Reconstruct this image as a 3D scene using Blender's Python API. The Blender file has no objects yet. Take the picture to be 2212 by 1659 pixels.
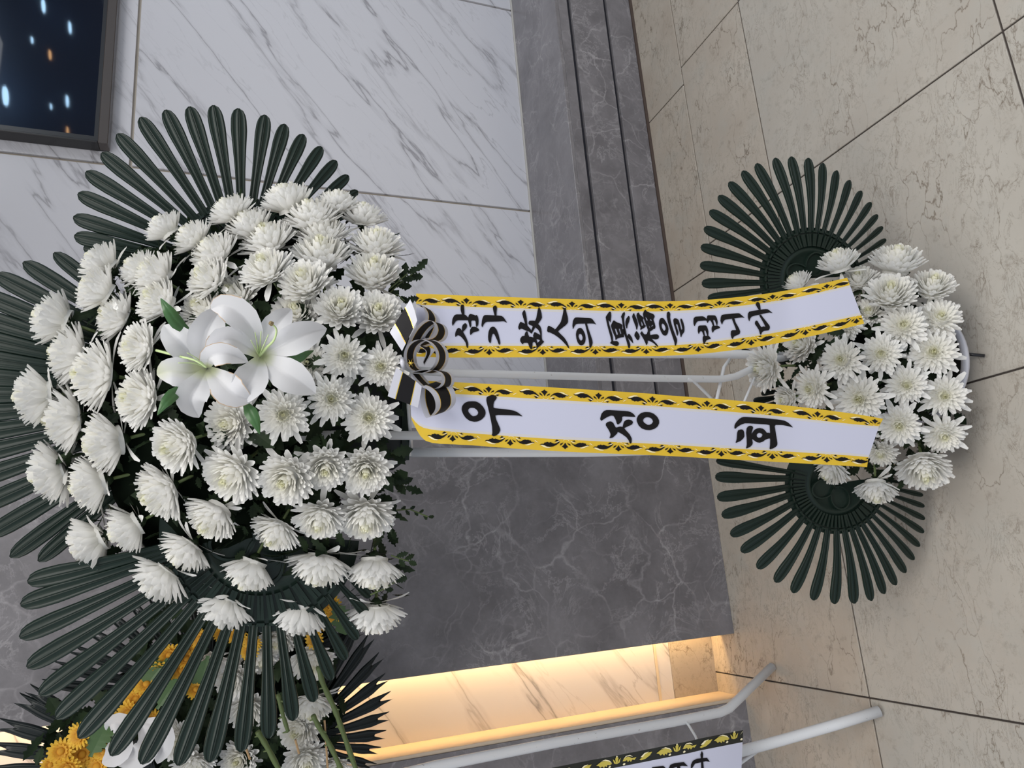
import bpy, bmesh, math, random
from mathutils import Vector, Matrix, noise
from mathutils.geometry import tessellate_polygon

random.seed(7)
sc = bpy.context.scene
COL = sc.collection

# ------------------------------------------------------------------ camera
W_PX, H_PX = 2212.0, 1659.0
FPX = 1545.0
EYE = Vector((0.0, 0.0, 1.5))
_down = Vector((-67, -3984, -FPX)).normalized()
_X = Vector((6070, 516, -FPX)).normalized()
_Z = -_down
_X = (_X - _Z * _X.dot(_Z)).normalized()
_Y = _Z.cross(_X)
R3 = Matrix((_X, _Y, _Z))            # upright-camera vector -> world vector
E1 = R3 @ Vector((0, -1, 0))         # photo right  (world: downwards)
E2 = R3 @ Vector((1, 0, 0))          # photo up     (world: to the right)
E3 = R3 @ Vector((0, 0, 1))          # towards the viewer
camd = bpy.data.cameras.new('camera')
camo = bpy.data.objects.new('camera', camd)
COL.objects.link(camo)
M = Matrix((E1, E2, E3)).transposed().to_4x4()
M.translation = EYE
camo.matrix_world = M
camd.sensor_fit = 'HORIZONTAL'
camd.sensor_width = 36.0
camd.lens = 36.0 * FPX / W_PX
camd.clip_start = 0.02
sc.camera = camo

# ------------------------------------------------------------------ world, lamps, exposure
sc.view_settings.view_transform = 'Standard'
sc.view_settings.look = 'None'
sc.view_settings.gamma = 1.0
sc.view_settings.use_curve_mapping = False
sc.view_settings.exposure = 0.0
wd = bpy.data.worlds.new('world')
sc.world = wd
wd.use_nodes = True
bg = wd.node_tree.nodes['Background']
bg.inputs[0].default_value = (0.80, 0.88, 1.0, 1)
bg.inputs[1].default_value = 0.76

def area(name, loc, target, size, power, color=(1, 1, 1), sizey=None):
    l = bpy.data.lights.new(name, 'AREA')
    l.energy = power
    l.color = color
    l.size = size
    if sizey:
        l.shape = 'RECTANGLE'
        l.size_y = sizey
    o = bpy.data.objects.new(name, l)
    COL.objects.link(o)
    o.location = loc
    o.rotation_euler = (Vector(target) - Vector(loc)).to_track_quat('-Z', 'Y').to_euler()
    return o

area('ceiling_light_panel', (0.9, -0.7, 2.96), (0.9, -0.7, 0), 1.8, 66, (1.0, 0.98, 0.95))
area('ceiling_light_panel', (-0.9, 0.3, 2.96), (-0.9, 0.3, 0), 1.3, 30, (1.0, 0.98, 0.95))
area('ceiling_light_panel', (3.0, 0.6, 2.96), (3.0, 0.6, 0), 1.2, 22, (0.95, 0.98, 1.0))

# ------------------------------------------------------------------ helpers
def ray(x, y):
    return R3 @ Vector(((H_PX - y) - 829.5, -(x - 1106.0), -FPX))
FH = Vector((E3.x, E3.y, 0)).normalized() * -1.0      # horizontal direction away from the viewer

def at(x, y, D):
    """point of the photo at horizontal distance D in front of the viewer's position"""
    d = ray(x, y)
    return EYE + d * (D / d.dot(FH))

def on_floor(x, y, z=0.0):
    d = ray(x, y)
    return EYE + d * ((z - EYE.z) / d.z)

def lerp(a, b, t):
    return a + (b - a) * t

def interp(tab, x):
    if x <= tab[0][0]:
        return tab[0][1]
    for (x0, y0), (x1, y1) in zip(tab, tab[1:]):
        if x <= x1:
            return lerp(y0, y1, (x - x0) / (x1 - x0))
    return tab[-1][1]

class MB:
    def __init__(s):
        s.v = []; s.f = []; s.m = []
    def add(s, vs, fs, m=0):
        b = len(s.v)
        s.v.extend([tuple(v) for v in vs])
        for f in fs:
            s.f.append(tuple(i + b for i in f)); s.m.append(m)
    def box(s, x0, x1, y0, y1, z0, z1, m=0, bev=0.0):
        if bev <= 0:
            vs = [(x, y, z) for x in (x0, x1) for y in (y0, y1) for z in (z0, z1)]
            s.add(vs, [(0, 1, 3, 2), (4, 6, 7, 5), (0, 4, 5, 1), (2, 3, 7, 6), (0, 2, 6, 4), (1, 5, 7, 3)], m)
            return
        bm = bmesh.new()
        bmesh.ops.create_cube(bm, size=1.0)
        for v in bm.verts:
            v.co = Vector(((x0 + x1) / 2 + v.co.x * (x1 - x0), (y0 + y1) / 2 + v.co.y * (y1 - y0), (z0 + z1) / 2 + v.co.z * (z1 - z0)))
        bmesh.ops.bevel(bm, geom=bm.edges[:], offset=bev, segments=1, affect='EDGES')
        s.bm(bm, m)
    def bm(s, bm, m=0):
        bm.verts.ensure_lookup_table()
        for i, v in enumerate(bm.verts):
            v.index = i
        s.add([v.co[:] for v in bm.verts], [tuple(v.index for v in f.verts) for f in bm.faces], m)
        bm.free()
    def tube(s, pts, rad, seg=10, m=0, caps=True):
        pts = [Vector(p) for p in pts]
        n = len(pts)
        rad = rad if isinstance(rad, (list, tuple)) else [rad] * n
        b = len(s.v)
        ref = None
        for i, p in enumerate(pts):
            t = (pts[min(i + 1, n - 1)] - pts[max(i - 1, 0)]).normalized()
            if ref is None:
                ref = t.orthogonal().normalized()
            ref = (ref - t * ref.dot(t)).normalized()
            bi = t.cross(ref)
            for k in range(seg):
                a = 2 * math.pi * k / seg
                s.v.append(tuple(p + (ref * math.cos(a) + bi * math.sin(a)) * rad[i]))
        for i in range(n - 1):
            for k in range(seg):
                k2 = (k + 1) % seg
                s.f.append((b + i * seg + k, b + i * seg + k2, b + (i + 1) * seg + k2, b + (i + 1) * seg + k)); s.m.append(m)
        if caps:
            s.f.append(tuple(b + k for k in range(seg))[::-1]); s.m.append(m)
            s.f.append(tuple(b + (n - 1) * seg + k for k in range(seg))); s.m.append(m)
    def grid(s, rows, m=0, mf=None):
        """rows: list of rows of points; mf(i, j) -> material slot"""
        b = len(s.v); nc = len(rows[0])
        for r in rows:
            s.v.extend([tuple(p) for p in r])
        for i in range(len(rows) - 1):
            for j in range(nc - 1):
                s.f.append((b + i * nc + j, b + i * nc + j + 1, b + (i + 1) * nc + j + 1, b + (i + 1) * nc + j))
                s.m.append(mf(i, j) if mf else m)
    def mesh(s, name, mats, smooth=False, origin=None):
        me = bpy.data.meshes.new(name)
        vs = s.v
        if origin is not None:
            ox, oy, oz = origin
            vs = [(a - ox, b - oy, c - oz) for a, b, c in vs]
        me.from_pydata(vs, [], s.f)
        for mt in (mats if isinstance(mats, (list, tuple)) else [mats]):
            me.materials.append(mt)
        me.polygons.foreach_set('material_index', s.m)
        if smooth:
            me.polygons.foreach_set('use_smooth', [True] * len(me.polygons))
        me.update()
        return me
    def build(s, name, mats, parent=None, smooth=False, origin=None):
        """origin: world position of the object; a child gets its parent's place taken off"""
        po = Vector((0, 0, 0))
        if parent is not None:
            po = parent.location.copy()
            if parent.parent is not None:
                po = po + parent.parent.location
        org = Vector(origin) if origin is not None else po
        me = s.mesh(name, mats, smooth, org)
        o = bpy.data.objects.new(name, me)
        COL.objects.link(o)
        o.location = org - po if parent is not None else org
        if parent is not None:
            o.parent = parent
        return o

def tag(o, label=None, cat=None, group=None, kind=None):
    if label: o['label'] = label
    if cat: o['category'] = cat
    if group: o['group'] = group
    if kind: o['kind'] = kind
    return o

def thing(name, label, cat, loc, group=None):
    o = bpy.data.objects.new(name, None)
    COL.objects.link(o)
    o.empty_display_size = 0.05
    o.location = loc
    return tag(o, label, cat, group)

def struct(o):
    o['kind'] = 'structure'
    return o

# ------------------------------------------------------------------ materials
def mat(name, color=(0.8, 0.8, 0.8), rough=0.5, spec=0.5, metal=0.0, coat=0.0):
    m = bpy.data.materials.new(name)
    m.use_nodes = True
    p = m.node_tree.nodes['Principled BSDF']
    p.inputs['Base Color'].default_value = (*color, 1)
    p.inputs['Roughness'].default_value = rough
    p.inputs['Specular IOR Level'].default_value = spec
    p.inputs['Metallic'].default_value = metal
    p.inputs['Coat Weight'].default_value = coat
    return m

class NT:
    def __init__(s, m):
        s.m = m; s.t = m.node_tree; s.p = s.t.nodes['Principled BSDF']
    def n(s, typ, **kw):
        nd = s.t.nodes.new(typ)
        for k, v in kw.items():
            if isinstance(k, str) and hasattr(nd, k):
                setattr(nd, k, v)
        return nd
    def link(s, a, b):
        s.t.links.new(a, b)
    def math(s, op, a, b=None, c=None, clamp=False):
        nd = s.t.nodes.new('ShaderNodeMath'); nd.operation = op; nd.use_clamp = clamp
        for i, q in enumerate((a, b, c)):
            if q is None: continue
            if isinstance(q, (int, float)): nd.inputs[i].default_value = q
            else: s.link(q, nd.inputs[i])
        return nd.outputs[0]
    def mix(s, f, a, b):
        nd = s.t.nodes.new('ShaderNodeMix'); nd.data_type = 'RGBA'
        for sock, q in ((nd.inputs[0], f), (nd.inputs[6], a), (nd.inputs[7], b)):
            if isinstance(q, (int, float)): sock.default_value = q
            elif isinstance(q, tuple): sock.default_value = (*q, 1) if len(q) == 3 else q
            else: s.link(q, sock)
        return nd.outputs[2]
    def pos(s, scale=(1, 1, 1), rot=(0, 0, 0), per_piece=0.0):
        g = s.t.nodes.new('ShaderNodeNewGeometry')
        src = g.outputs['Position']
        if per_piece:
            oi = s.t.nodes.new('ShaderNodeObjectInfo')
            r = s.math('MULTIPLY', oi.outputs['Random'], per_piece)
            cb = s.t.nodes.new('ShaderNodeCombineXYZ')
            for i in range(3): s.link(r, cb.inputs[i])
            ad = s.t.nodes.new('ShaderNodeVectorMath'); ad.operation = 'ADD'
            s.link(src, ad.inputs[0]); s.link(cb.outputs[0], ad.inputs[1])
            src = ad.outputs[0]
        mp = s.t.nodes.new('ShaderNodeMapping')
        rt = s.t.nodes.new('ShaderNodeMapping')
        rt.inputs['Rotation'].default_value = rot
        mp.inputs['Scale'].default_value = scale
        s.link(src, rt.inputs[0]); s.link(rt.outputs[0], mp.inputs[0])
        return mp.outputs[0]
    def noise(s, vec, scale, detail=4, rough=0.55, dist=0.0):
        nd = s.t.nodes.new('ShaderNodeTexNoise')
        s.link(vec, nd.inputs['Vector'])
        nd.inputs['Scale'].default_value = scale; nd.inputs['Detail'].default_value = detail
        nd.inputs['Roughness'].default_value = rough; nd.inputs['Distortion'].default_value = dist
        return nd.outputs['Fac']
    def ridge(s, fac, width, centre=0.5):
        """1 on the line where fac == centre, falling to 0 within width"""
        a = s.math('ABSOLUTE', s.math('SUBTRACT', fac, centre))
        return s.math('SUBTRACT', 1.0, s.math('DIVIDE', a, width), clamp=True)
    def ramp(s, fac, lo, hi):
        nd = s.t.nodes.new('ShaderNodeMapRange'); nd.clamp = True
        s.link(fac, nd.inputs[0]); nd.inputs[1].default_value = lo; nd.inputs[2].default_value = hi
        return nd.outputs[0]
    def color(s, c):
        s.link(c, s.p.inputs['Base Color'])
    def bump(s, h, strength=0.2, dist=0.001):
        b = s.t.nodes.new('ShaderNodeBump'); b.inputs['Strength'].default_value = strength; b.inputs['Distance'].default_value = dist
        s.link(h, b.inputs['Height']); s.link(b.outputs[0], s.p.inputs['Normal'])

def white_marble():
    m = mat('white_marble', rough=0.22, spec=0.4)
    n = NT(m)
    v = n.pos(scale=(0.42, 1, 2.7), rot=(0, math.radians(37), 0), per_piece=3.7)
    a = n.noise(v, 2.0, 6, 0.50, 0.15)
    b = n.noise(v, 4.2, 5, 0.52, 0.15)
    mask = n.ramp(n.noise(v, 0.8, 2), 0.38, 0.66)
    mask2 = n.ramp(n.noise(v, 2.1, 3), 0.36, 0.56)
    r1 = n.math('MULTIPLY', n.math('POWER', n.ridge(a, 0.009), 1.0), mask2)
    r2 = n.math('MULTIPLY', n.math('POWER', n.ridge(b, 0.011, 0.47), 1.0), mask)
    halo = n.math('MULTIPLY', n.math('POWER', n.ridge(a, 0.035), 1.5), 0.24)
    tot = n.math('ADD', n.math('ADD', n.math('MULTIPLY', r1, 0.50), n.math('MULTIPLY', r2, 0.40)), halo, clamp=True)
    base = n.mix(n.noise(v, 0.9, 3), (0.63, 0.625, 0.665), (0.685, 0.68, 0.72))
    n.color(n.mix(tot, base, (0.22, 0.21, 0.23)))
    return m

def grey_marble():
    m = mat('grey_marble', rough=0.42, spec=0.35)
    n = NT(m)
    v = n.pos(per_piece=2.3)
    dn = n.t.nodes.new('ShaderNodeTexNoise'); n.link(v, dn.inputs['Vector']); dn.inputs['Scale'].default_value = 6; dn.inputs['Detail'].default_value = 5
    mv = n.t.nodes.new('ShaderNodeVectorMath'); mv.operation = 'MULTIPLY_ADD'
    n.link(dn.outputs['Color'], mv.inputs[0]); mv.inputs[1].default_value = (0.17, 0.17, 0.17); n.link(v, mv.inputs[2])
    def vor(scale, w):
        vo = n.t.nodes.new('ShaderNodeTexVoronoi'); vo.feature = 'DISTANCE_TO_EDGE'
        n.link(mv.outputs[0], vo.inputs['Vector']); vo.inputs['Scale'].default_value = scale
        return n.math('SUBTRACT', 1.0, n.math('DIVIDE', vo.outputs['Distance'], w), clamp=True)
    m1 = n.ramp(n.noise(v, 5.5, 6), 0.40, 0.62)
    m2 = n.ramp(n.noise(v, 9.0, 4), 0.48, 0.68)
    a = n.math('MULTIPLY', vor(4.2, 0.020), m1)
    b = n.math('MULTIPLY', vor(12.0, 0.045), m2)
    c = n.math('MULTIPLY', n.ridge(n.noise(v, 7, 9, 0.7, 0.6), 0.02), m1)
    tot = n.math('ADD', n.math('ADD', n.math('MULTIPLY', a, 0.62), n.math('MULTIPLY', b, 0.34)), n.math('MULTIPLY', c, 0.55), clamp=True)
    base = n.mix(n.ramp(n.noise(v, 7, 8, 0.68), 0.3, 0.7), (0.142, 0.133, 0.141), (0.250, 0.236, 0.248))
    n.color(n.mix(tot, base, (0.42, 0.40, 0.41)))
    return m

def beige_stone(name, grey=False, per=5.1):
    m = mat(name, rough=0.45, spec=0.35)
    n = NT(m)
    v = n.pos(scale=(0.62, 1.5, 1), rot=(0, 0, 0.12), per_piece=per)
    w = n.pos(per_piece=per)
    dn = n.t.nodes.new('ShaderNodeTexNoise'); n.link(v, dn.inputs['Vector']); dn.inputs['Scale'].default_value = 14; dn.inputs['Detail'].default_value = 5
    mv = n.t.nodes.new('ShaderNodeVectorMath'); mv.operation = 'MULTIPLY_ADD'
    n.link(dn.outputs['Color'], mv.inputs[0]); mv.inputs[1].default_value = (0.16, 0.16, 0.16); n.link(v, mv.inputs[2])
    vo = n.t.nodes.new('ShaderNodeTexVoronoi'); vo.feature = 'DISTANCE_TO_EDGE'
    n.link(mv.outputs[0], vo.inputs['Vector']); vo.inputs['Scale'].default_value = 9.0
    veins = n.math('SUBTRACT', 1.0, n.math('DIVIDE', vo.outputs['Distance'], 0.022), clamp=True)
    mask = n.ramp(n.noise(v, 5, 4), 0.44, 0.60)
    a = n.math('MULTIPLY', veins, mask)
    b = n.math('MULTIPLY', n.ridge(n.noise(v, 14, 9, 0.74, 1.0), 0.012), n.ramp(n.noise(w, 5, 4), 0.42, 0.58))
    spots = n.ramp(n.noise(w, 34, 7, 0.75), 0.54, 0.76)
    tot = n.math('ADD', n.math('ADD', n.math('MULTIPLY', a, 0.80), n.math('MULTIPLY', b, 0.70)), n.math('MULTIPLY', spots, 0.50), clamp=True)
    oi = n.t.nodes.new('ShaderNodeObjectInfo')
    blot = n.ramp(n.noise(w, 5, 7, 0.6), 0.33, 0.68)
    base = n.mix(blot, (0.41, 0.345, 0.28), (0.51, 0.455, 0.385))
    base = n.mix(n.math('MULTIPLY', n.ramp(n.noise(w, 9, 8, 0.72), 0.50, 0.68), 0.55), base, (0.42, 0.40, 0.355))
    tone = n.mix(n.math('MULTIPLY', oi.outputs['Random'], 0.35), base, (0.45, 0.42, 0.37))
    if grey: tone = n.mix(0.45, tone, (0.44, 0.43, 0.395))
    n.color(n.mix(tot, tone, (0.155, 0.120, 0.085)))
    n.bump(n.noise(w, 160, 2), 0.08, 0.0006)
    return m

def petal_mat(name, outer, inner, r0, r1, shadow=0.0):
    """colour goes from inner (near the flower's middle) to outer along the petal; a real flower colour"""
    m = mat(name, rough=0.55, spec=0.25)
    n = NT(m)
    tc = n.t.nodes.new('ShaderNodeTexCoord')
    sp = n.t.nodes.new('ShaderNodeSeparateXYZ'); n.link(tc.outputs['Object'], sp.inputs[0])
    rr = n.math('SQRT', n.math('ADD', n.math('POWER', sp.outputs[0], 2.0), n.math('POWER', sp.outputs[1], 2.0)))
    f = n.ramp(rr, r0, r1)
    st = n.noise(tc.outputs['Object'], 9.0, 3)
    c = n.mix(f, inner, outer)
    c = n.mix(n.math('MULTIPLY', st, 0.14), c, (0.80, 0.78, 0.72))
    tr = n.t.nodes.new('ShaderNodeBsdfTranslucent')
    n.link(c, tr.inputs['Color'])
    ms = n.t.nodes.new('ShaderNodeMixShader'); ms.inputs[0].default_value = 0.40
    out = [q for q in n.t.nodes if q.type == 'OUTPUT_MATERIAL'][0]
    n.color(c)
    n.link(n.p.outputs[0], ms.inputs[1]); n.link(tr.outputs[0], ms.inputs[2]); n.link(ms.outputs[0], out.inputs[0])
    return m

M_WM = white_marble()
M_GM = grey_marble()
M_GM2 = M_GM.copy(); M_GM2.node_tree.nodes['Principled BSDF'].inputs['Roughness'].default_value = 0.28; M_GM2.node_tree.nodes['Principled BSDF'].inputs['Specular IOR Level'].default_value = 0.6
M_FL = beige_stone('beige_limestone')
M_FLG = beige_stone('greyish_limestone_cool_lit', True)  # grey mix for the nearer slabs: partly stone tone, partly light put into colour
M_GROUT = mat('dark_grout', (0.05, 0.04, 0.035), 0.9)
M_TRIM = mat('champagne_metal_trim', (0.50, 0.44, 0.36), 0.45)
M_GROOVE = mat('dark_groove', (0.035, 0.035, 0.045), 0.3)
M_BROWN = mat('brown_metal_edge', (0.085, 0.06, 0.05), 0.5)
M_PLASTIC = mat('dark_green_plastic', (0.010, 0.020, 0.015), 0.33, 0.26)
M_PLASTIC2 = mat('black_green_plastic', (0.006, 0.010, 0.010), 0.36, 0.35)
M_STEEL = mat('white_painted_steel', (0.62, 0.63, 0.65), 0.35, 0.5)
n_ = NT(M_STEEL)
v_ = n_.pos()
n_.color(n_.mix(n_.ramp(n_.noise(v_, 90, 4, 0.7), 0.66, 0.72), (0.70, 0.71, 0.73), (0.22, 0.19, 0.16)))
M_FOAM = mat('shade_dark_foam', (0.004, 0.007, 0.004), 0.9, 0.05)  # near black: deep shade between the flower heads is put into the colour
M_LEAF = mat('chrysanthemum_leaf_green', (0.026, 0.042, 0.020), 0.55, 0.15)
n_ = NT(M_LEAF); tc_ = n_.t.nodes.new('ShaderNodeTexCoord')
n_.color(n_.mix(n_.ramp(n_.noise(tc_.outputs['Object'], 30, 3), 0.3, 0.7), (0.007, 0.014, 0.007), (0.022, 0.038, 0.016)))
M_STEM = mat('green_stem', (0.10, 0.14, 0.045), 0.55)
M_LILYLEAF = mat('lily_leaf_green', (0.045, 0.12, 0.035), 0.35)
M_WHITE_OUT = petal_mat('white_petal_outer', (0.96, 0.955, 0.94), (0.93, 0.92, 0.86), 0.2, 0.7)
M_WHITE_IN = petal_mat('white_petal_inner', (0.96, 0.95, 0.91), (0.91, 0.90, 0.70), 0.03, 0.27)
M_YEL = petal_mat('yellow_petal', (0.88, 0.56, 0.035), (0.72, 0.36, 0.02), 0.2, 0.7)
M_YELC = mat('yellow_flower_centre', (0.50, 0.24, 0.015), 0.8)
M_LILY = petal_mat('lily_petal', (0.80, 0.80, 0.83), (0.70, 0.74, 0.50), 0.004, 0.022)
M_LILYEDGE = mat('browned_petal_edge', (0.52, 0.38, 0.26), 0.7)
M_LILYGREEN = mat('pale_green_filament', (0.50, 0.62, 0.30), 0.5)
M_STIGMA = mat('brown_stigma', (0.20, 0.15, 0.07), 0.7)
M_PAPER = mat('ribbon_white_satin', (0.56, 0.57, 0.70), 0.42, 0.35)
M_GOLD = mat('ribbon_gold_border', (0.78, 0.50, 0.035), 0.33, 0.5, metal=0.15)
n_ = NT(M_GOLD); v_ = n_.pos()
n_.color(n_.mix(n_.noise(v_, 22, 4), (0.66, 0.42, 0.03), (0.84, 0.57, 0.04)))
M_INK = mat('black_ink', (0.011, 0.010, 0.011), 0.6, 0.12)
M_CREAM = mat('cream_print', (0.86, 0.78, 0.52), 0.45)
M_SEAM = mat('ribbon_woven_seam', (0.60, 0.58, 0.58), 0.6)
M_SILVER = mat('silver_ribbon_edge', (0.56, 0.56, 0.62), 0.28, 0.5)
M_BLACKR = mat('black_ribbon', (0.009, 0.008, 0.009), 0.5, 0.2)
M_FOIL = mat('gold_foil_line', (0.85, 0.58, 0.10), 0.2, metal=0.8)
M_POT = mat('white_plastic_rim', (0.66, 0.66, 0.72), 0.35)
M_POTIN = mat('dark_pot_inside', (0.045, 0.045, 0.042), 0.6)
M_BLACK = mat('black_plastic', (0.012, 0.012, 0.014), 0.3)
M_SKEWER = mat('wooden_skewer', (0.42, 0.27, 0.14), 0.7)
M_BGBLACK = mat('banner_black_border', (0.012, 0.014, 0.011), 0.4)
M_BGGOLD = mat('banner_gold_print', (0.55, 0.45, 0.08), 0.45)

# ------------------------------------------------------------------ floor: large beige slabs with dark joints
FLOOR_X0, FLOOR_X1 = -3.19, 6.71
b = MB(); b.box(FLOOR_X0, FLOOR_X1, -3.4, 2.30, -0.06, -0.004)
floor = struct(b.build('floor', M_GROUT))
def tile(x0, x1, y0, y1, g=0.0022):
    b = MB(); b.box(x0 + g, x1 - g, y0 + g, y1 - g, -0.02, 0.0, bev=0.0012)
    b.build('floor_tile', M_FLG if y1 < 1.51 else M_FL, floor, origin=((x0 + x1) / 2, (y0 + y1) / 2, 0))
def row(y0, y1, x_first, step=0.70):
    xs = [FLOOR_X0]; x = x_first
    while x < FLOOR_X1 - 0.05:
        if x > FLOOR_X0 + 0.05: xs.append(x)
        x += step
    xs.append(FLOOR_X1)
    for a, c in zip(xs, xs[1:]):
        tile(a, c, y0, y1)
def row_part(y0, y1, xs):
    for a, c in zip(xs, xs[1:]): tile(a, c, y0, y1)
row_part(1.831, 2.145, [0.308, 0.93, 1.64, 2.34, 3.04, 3.74, 4.44, 5.14, 5.84, 6.71])
row_part(1.505, 1.831, [0.314, 1.01, 1.71, 2.41, 3.11, 3.81, 4.51, 5.21, 5.91, 6.71])
row_part(1.505, 2.145, [-3.19, -2.49, -1.79, -1.09, -0.39, 0.312])
for a_, c_ in ((0.80, 1.505), (0.10, 0.80), (-0.60, 0.10)):
    row(a_, c_, -3.19)
row(-3.4, -2.0, -3.19, 1.4); row(-2.0, -0.60, -3.19, 1.4)

# ------------------------------------------------------------------ back wall of white marble, stepped grey plinth
YW = 2.475
b = MB(); b.box(-0.05, 6.7, YW + 0.012, YW + 0.16, 0.0, 3.0)
wall_back = struct(b.build('wall_back', M_TRIM))
def panel(x0, x1, z0, z1, parent, y=YW, g=0.005, m=None, name='marble_panel'):
    b = MB(); b.box(x0 + g, x1 - g, y, y + 0.011, z0 + g, z1 - g, bev=0.0008)
    return b.build(name, m or M_WM, parent, origin=((x0 + x1) / 2, y, (z0 + z1) / 2))
for x0, x1 in ((-0.05, 1.43), (1.43, 2.432), (2.432, 3.434), (3.434, 4.436), (4.436, 5.438), (5.438, 6.7)):
    if x0 < 1.0:
        panel(x0, x1, 0.356, 3.0, wall_back)
    else:
        panel(x0, x1, 0.356, 1.845, wall_back); panel(x0, x1, 1.845, 3.0, wall_back)
YP = 2.070
b = MB(); b.box(0.35, 6.7, YP + 0.016, YW, 0.0, 0.335)
plinth = struct(b.build('baseboard_back', M_GROOVE))
for z0, z1 in ((0.012, 0.119), (0.135, 0.285), (0.302, 0.3405)):
    b = MB(); b.box(0.35, 6.7, YP, YP + 0.018, z0, z1, bev=0.001)
    b.build('stone_strip', M_GM, plinth, origin=(2.5, YP, z0))
b = MB(); b.box(0.35, 6.7, YP, YW, 0.341, 0.356, bev=0.001)
b.build('ledge_slab', M_GM2, plinth, origin=(2.4, YP + .2, 0.35))
b = MB(); b.box(0.35, 6.7, YP - 0.004, YP + 0.014, 0.0, 0.011)
b.build('metal_edge', M_BROWN, plinth)
b = MB(); b.box(0.35, 6.7, YW - 0.007, YW, 0.356, 0.361)
b.build('sealant_line', mat('white_sealant', (0.6, 0.58, 0.54), 0.6), plinth)

# ------------------------------------------------------------------ dark piers with the lit recess between them
b = MB(); b.box(-0.262, 0.414, 2.009, 2.083, 0.0, 3.0, bev=0.001)
pier = struct(b.build('wall_left', M_GM, origin=(0.07, 2.05, 0)))
b = MB(); b.box(0.03, 0.41, 2.083, YW, 0.0, 3.0)
b.build('pier_return', M_GM, pier)
b = MB(); b.box(-0.47, 0.05, 2.149, 2.26, 0.0, 3.0)
niche = struct(b.build('wall_recess', M_TRIM))
M_SK = beige_stone('beige_skirting_stone')
panel(-0.47, 0.03, 0.0, 0.167, niche, y=2.138, g=0.0, m=M_SK, name='stone_skirting')
panel(-0.47, 0.03, 0.168, 0.217, niche, y=2.138, g=0.0)
b = MB(); b.box(-0.47, 0.03, 2.136, 2.149, 0.217, 0.2255)
b.build('trim_strip', mat('pale_trim', (0.66, 0.58, 0.46), 0.4), niche)
panel(-0.47, 0.03, 0.226, 3.0, niche, y=2.138, g=0.0)
b = MB(); b.box(-3.19, -0.459, 2.002, 2.26, 0.0, 3.0)
pier2 = struct(b.build('wall_far_left', M_GM, origin=(-1.8, 2.1, 0)))
b = MB(); b.box(-0.459, -0.449, 2.006, 2.138, 0.0, 3.0, bev=0.001)
b.build('side_panel', mat('plain_beige_panel', (0.62, 0.51, 0.39), 0.55), pier2)
# LED strip behind the pier's edge: it lights the recess
M_LED = bpy.data.materials.new('warm_led'); M_LED.use_nodes = True
nt = M_LED.node_tree; nt.nodes.clear()
em = nt.nodes.new('ShaderNodeEmission'); em.inputs[0].default_value = (1.0, 0.62, 0.25, 1); em.inputs[1].default_value = 36.0
ou = nt.nodes.new('ShaderNodeOutputMaterial'); nt.links.new(em.outputs[0], ou.inputs[0])
led = thing('led_strip', 'warm yellow light strip glowing in the recess behind the dark grey marble pier', 'light', (-0.20, 2.09, 0.02))
b = MB(); b.box(-0.20, -0.198, 2.0835, 2.108, 0.02, 2.95); b.build('diffuser', M_LED, led)
b = MB(); b.box(-0.198, -0.188, 2.0833, 2.110, 0.02, 2.95); b.build('channel', M_STEEL, led)

# ------------------------------------------------------------------ ceiling with downlights
b = MB(); b.box(FLOOR_X0, FLOOR_X1, -3.4, 2.62, 3.0, 3.1)
ceiling = struct(b.build('ceiling', mat('ceiling_paint', (0.30, 0.30, 0.31), 0.8)))
def emis(name, c, s):
    m = bpy.data.materials.new(name); m.use_nodes = True
    t = m.node_tree; t.nodes.clear()
    e = t.nodes.new('ShaderNodeEmission'); e.inputs[0].default_value = (*c, 1); e.inputs[1].default_value = s
    o = t.nodes.new('ShaderNodeOutputMaterial'); t.links.new(e.outputs[0], o.inputs[0])
    return m
COOL = emis('cool_downlight', (0.45, 0.72, 1.0), 60.0)
WARM = emis('warm_downlight', (1.0, 0.55, 0.25), 30.0)
LAMPS = ((5.20, -1.77, .048, COOL, 'cool white ceiling lamp, the farthest to the right from the screen'), (4.68, -0.90, .048, COOL, 'cool white ceiling lamp mirrored where the screen meets the photo edge'),
         (4.50, -1.90, .048, COOL, 'cool white ceiling lamp mirrored low in the dark screen beside a dim one'), (3.38, -0.26, .060, COOL, 'cool white ceiling lamp mirrored brightest at the photo corner of the screen'),
         (4.46, -1.21, .035, WARM, 'orange ceiling lamp mirrored in the middle of the dark screen'), (4.25, -2.0, .035, WARM, 'orange ceiling lamp mirrored nearest the lower corner of the dark screen'),
         (4.19, -0.70, .022, COOL, 'dim small ceiling lamp mirrored above the upper orange one'), (4.08, -1.38, .022, COOL, 'dim small ceiling lamp mirrored between two orange ones'))
for x, y, r, mm, lab in LAMPS:
    d = thing('ceiling_downlight', lab, 'light', (x, y, 2.999), 'ceiling lamps mirrored in the screen')
    b = MB(); b.tube([(x, y, 2.999), (x, y, 2.985)], r, 20); b.build('lens', mm, d)
    b = MB(); b.tube([(x, y, 3.0), (x, y, 2.990)], r * 1.25, 20, caps=False); b.build('ring', M_STEEL, d)

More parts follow.
